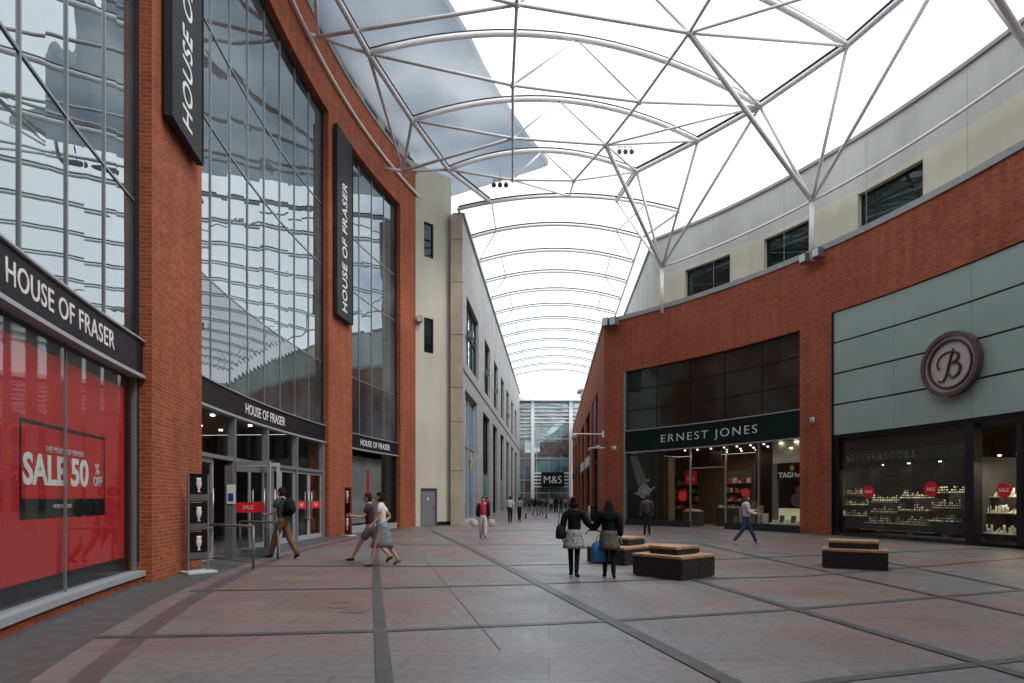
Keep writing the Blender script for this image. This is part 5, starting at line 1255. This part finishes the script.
# man in grey jacket, woman walking right
c = W_(647, 535); person((*c, 0), -.1, 1.70, 'person in a grey hooded jacket standing with back turned near the watch poster', legs=((.05, 0), (-.08, .05)), arms=(((.1, .1), .6), ((.1, .1), .6)), top=('jacket', (.07, .07, .068), .04), bottom=('trousers', (.02, .02, .022), .01), hair=((.03, .02, .015), 'short'))
c = W_(746, 545); w8, P_ = person((*c, 0), -L_-.1, 1.74, 'woman in a white cardigan and jeans walking right past the jeweller', legs=((.5, .1), (-.4, .3)), arms=(((.4, 0), 1.3), ((.2, 0), 1.2)), top=('cardigan', (.62, .63, .66), .024), bottom=('jeans', (.035, .07, .14), .012), hair=((.12, .06, .035), 'bob'), shoe=(.5, .45, .42))
carry('tan_coat', sack(.26, .2, .5, cloth('tan coat', (.42, .27, .16))), w8, (-.2, .05, 1.22), 'tan coat carried over the arm of the woman in the white cardigan', 'coat')
# distant walkers
far = [(510, 523, 1.68, 0, (.6, .6, .66), (.02, .02, .025), 'man in a pale shirt and dark trousers walking away, nearest in the arcade'),
 (519.5, 521, 1.66, 0, (.5, .47, .45), (.02, .02, .025), 'woman in a beige top with a black bag walking away beside the pale shirted man'),
 (529, 513, 1.7, PI, (.1, .1, .12), (.03, .03, .04), 'figure in black just left of the first metal bench'),
 (535, 516, 1.65, .4, (.03, .03, .035), (.02, .02, .02), 'figure in black standing at the first metal bench'),
 (541, 515.5, 1.6, 2.6, (.05, .05, .05), (.02, .02, .02), 'dark figure at the right end of the first metal bench'),
 (546, 512, 1.7, 0, (.15, .15, .17), (.03, .03, .04), 'walker in a grey jacket in the middle of the arcade'),
 (551, 512.5, 1.65, PI, (.5, .45, .42), (.04, .04, .06), 'walker in a light top below the dark green sign'),
 (556, 513.5, 1.72, 0, (.02, .02, .022), (.02, .02, .022), 'tall figure in a black coat right of the dark green sign'),
 (561, 513, 1.7, 1.2, (.04, .04, .045), (.02, .02, .02), 'figure in a charcoal coat beside the black coated one'),
 (569.5, 514, 1.7, PI, (.4, .1, .16), (.05, .05, .07), 'figure in a rose red top at the foot of the right brick wall'),
 (565.5, 511, 1.65, 0, (.55, .25, .3), (.05, .05, .07), 'far walker in a pink top near the glass store'),
 (525, 510, 1.68, 0, (.3, .3, .34), (.05, .05, .05), 'far walker in a pale grey shirt by the left stone wall'),
 (538, 509.5, 1.7, PI, (.1, .12, .2), (.04, .04, .05), 'far walker in a navy jacket'),
 (543.5, 509, 1.66, 0, (.45, .42, .4), (.04, .04, .05), 'far walker in a cream shirt'),
 (573.5, 512, 1.7, 0, (.12, .05, .1), (.03, .03, .03), 'far figure in a plum coat by the right brick wall'),
 (532, 509, 1.6, 0, (.35, .05, .06), (.04, .04, .05), 'far walker in a red top between benches'),
 (468.5, 518.5, 1.65, 1.0, (.35, .04, .05), (.03, .03, .05), 'figure in a red top close to the first tall arcade window'),
 (554, 509, 1.7, PI, (.2, .2, .25), (.04, .04, .05), 'far walker in a slate jacket')]
for i, (u, v, h, fc, tc_, bc_, lab) in enumerate(far):
    c = W_(u, v); s_ = .3 if i % 2 else -.25
    if u < 475: c = (-1.9, 47.5); 
    person((*c, 0), fc+random.uniform(-.2, .2), h, lab, legs=((s_, .08), (-s_, .12)), arms=(((-s_, .05), .3), ((s_, .05), .3)), top=('top', tc_, .02), bottom=('trousers', bc_, .016), hair=((.03, .02, .015), ('short', 'bob', 'short', 'long')[i % 4]), near=False, group='shoppers down the arcade', skin=('skin', 'skin2')[i % 3 == 2])
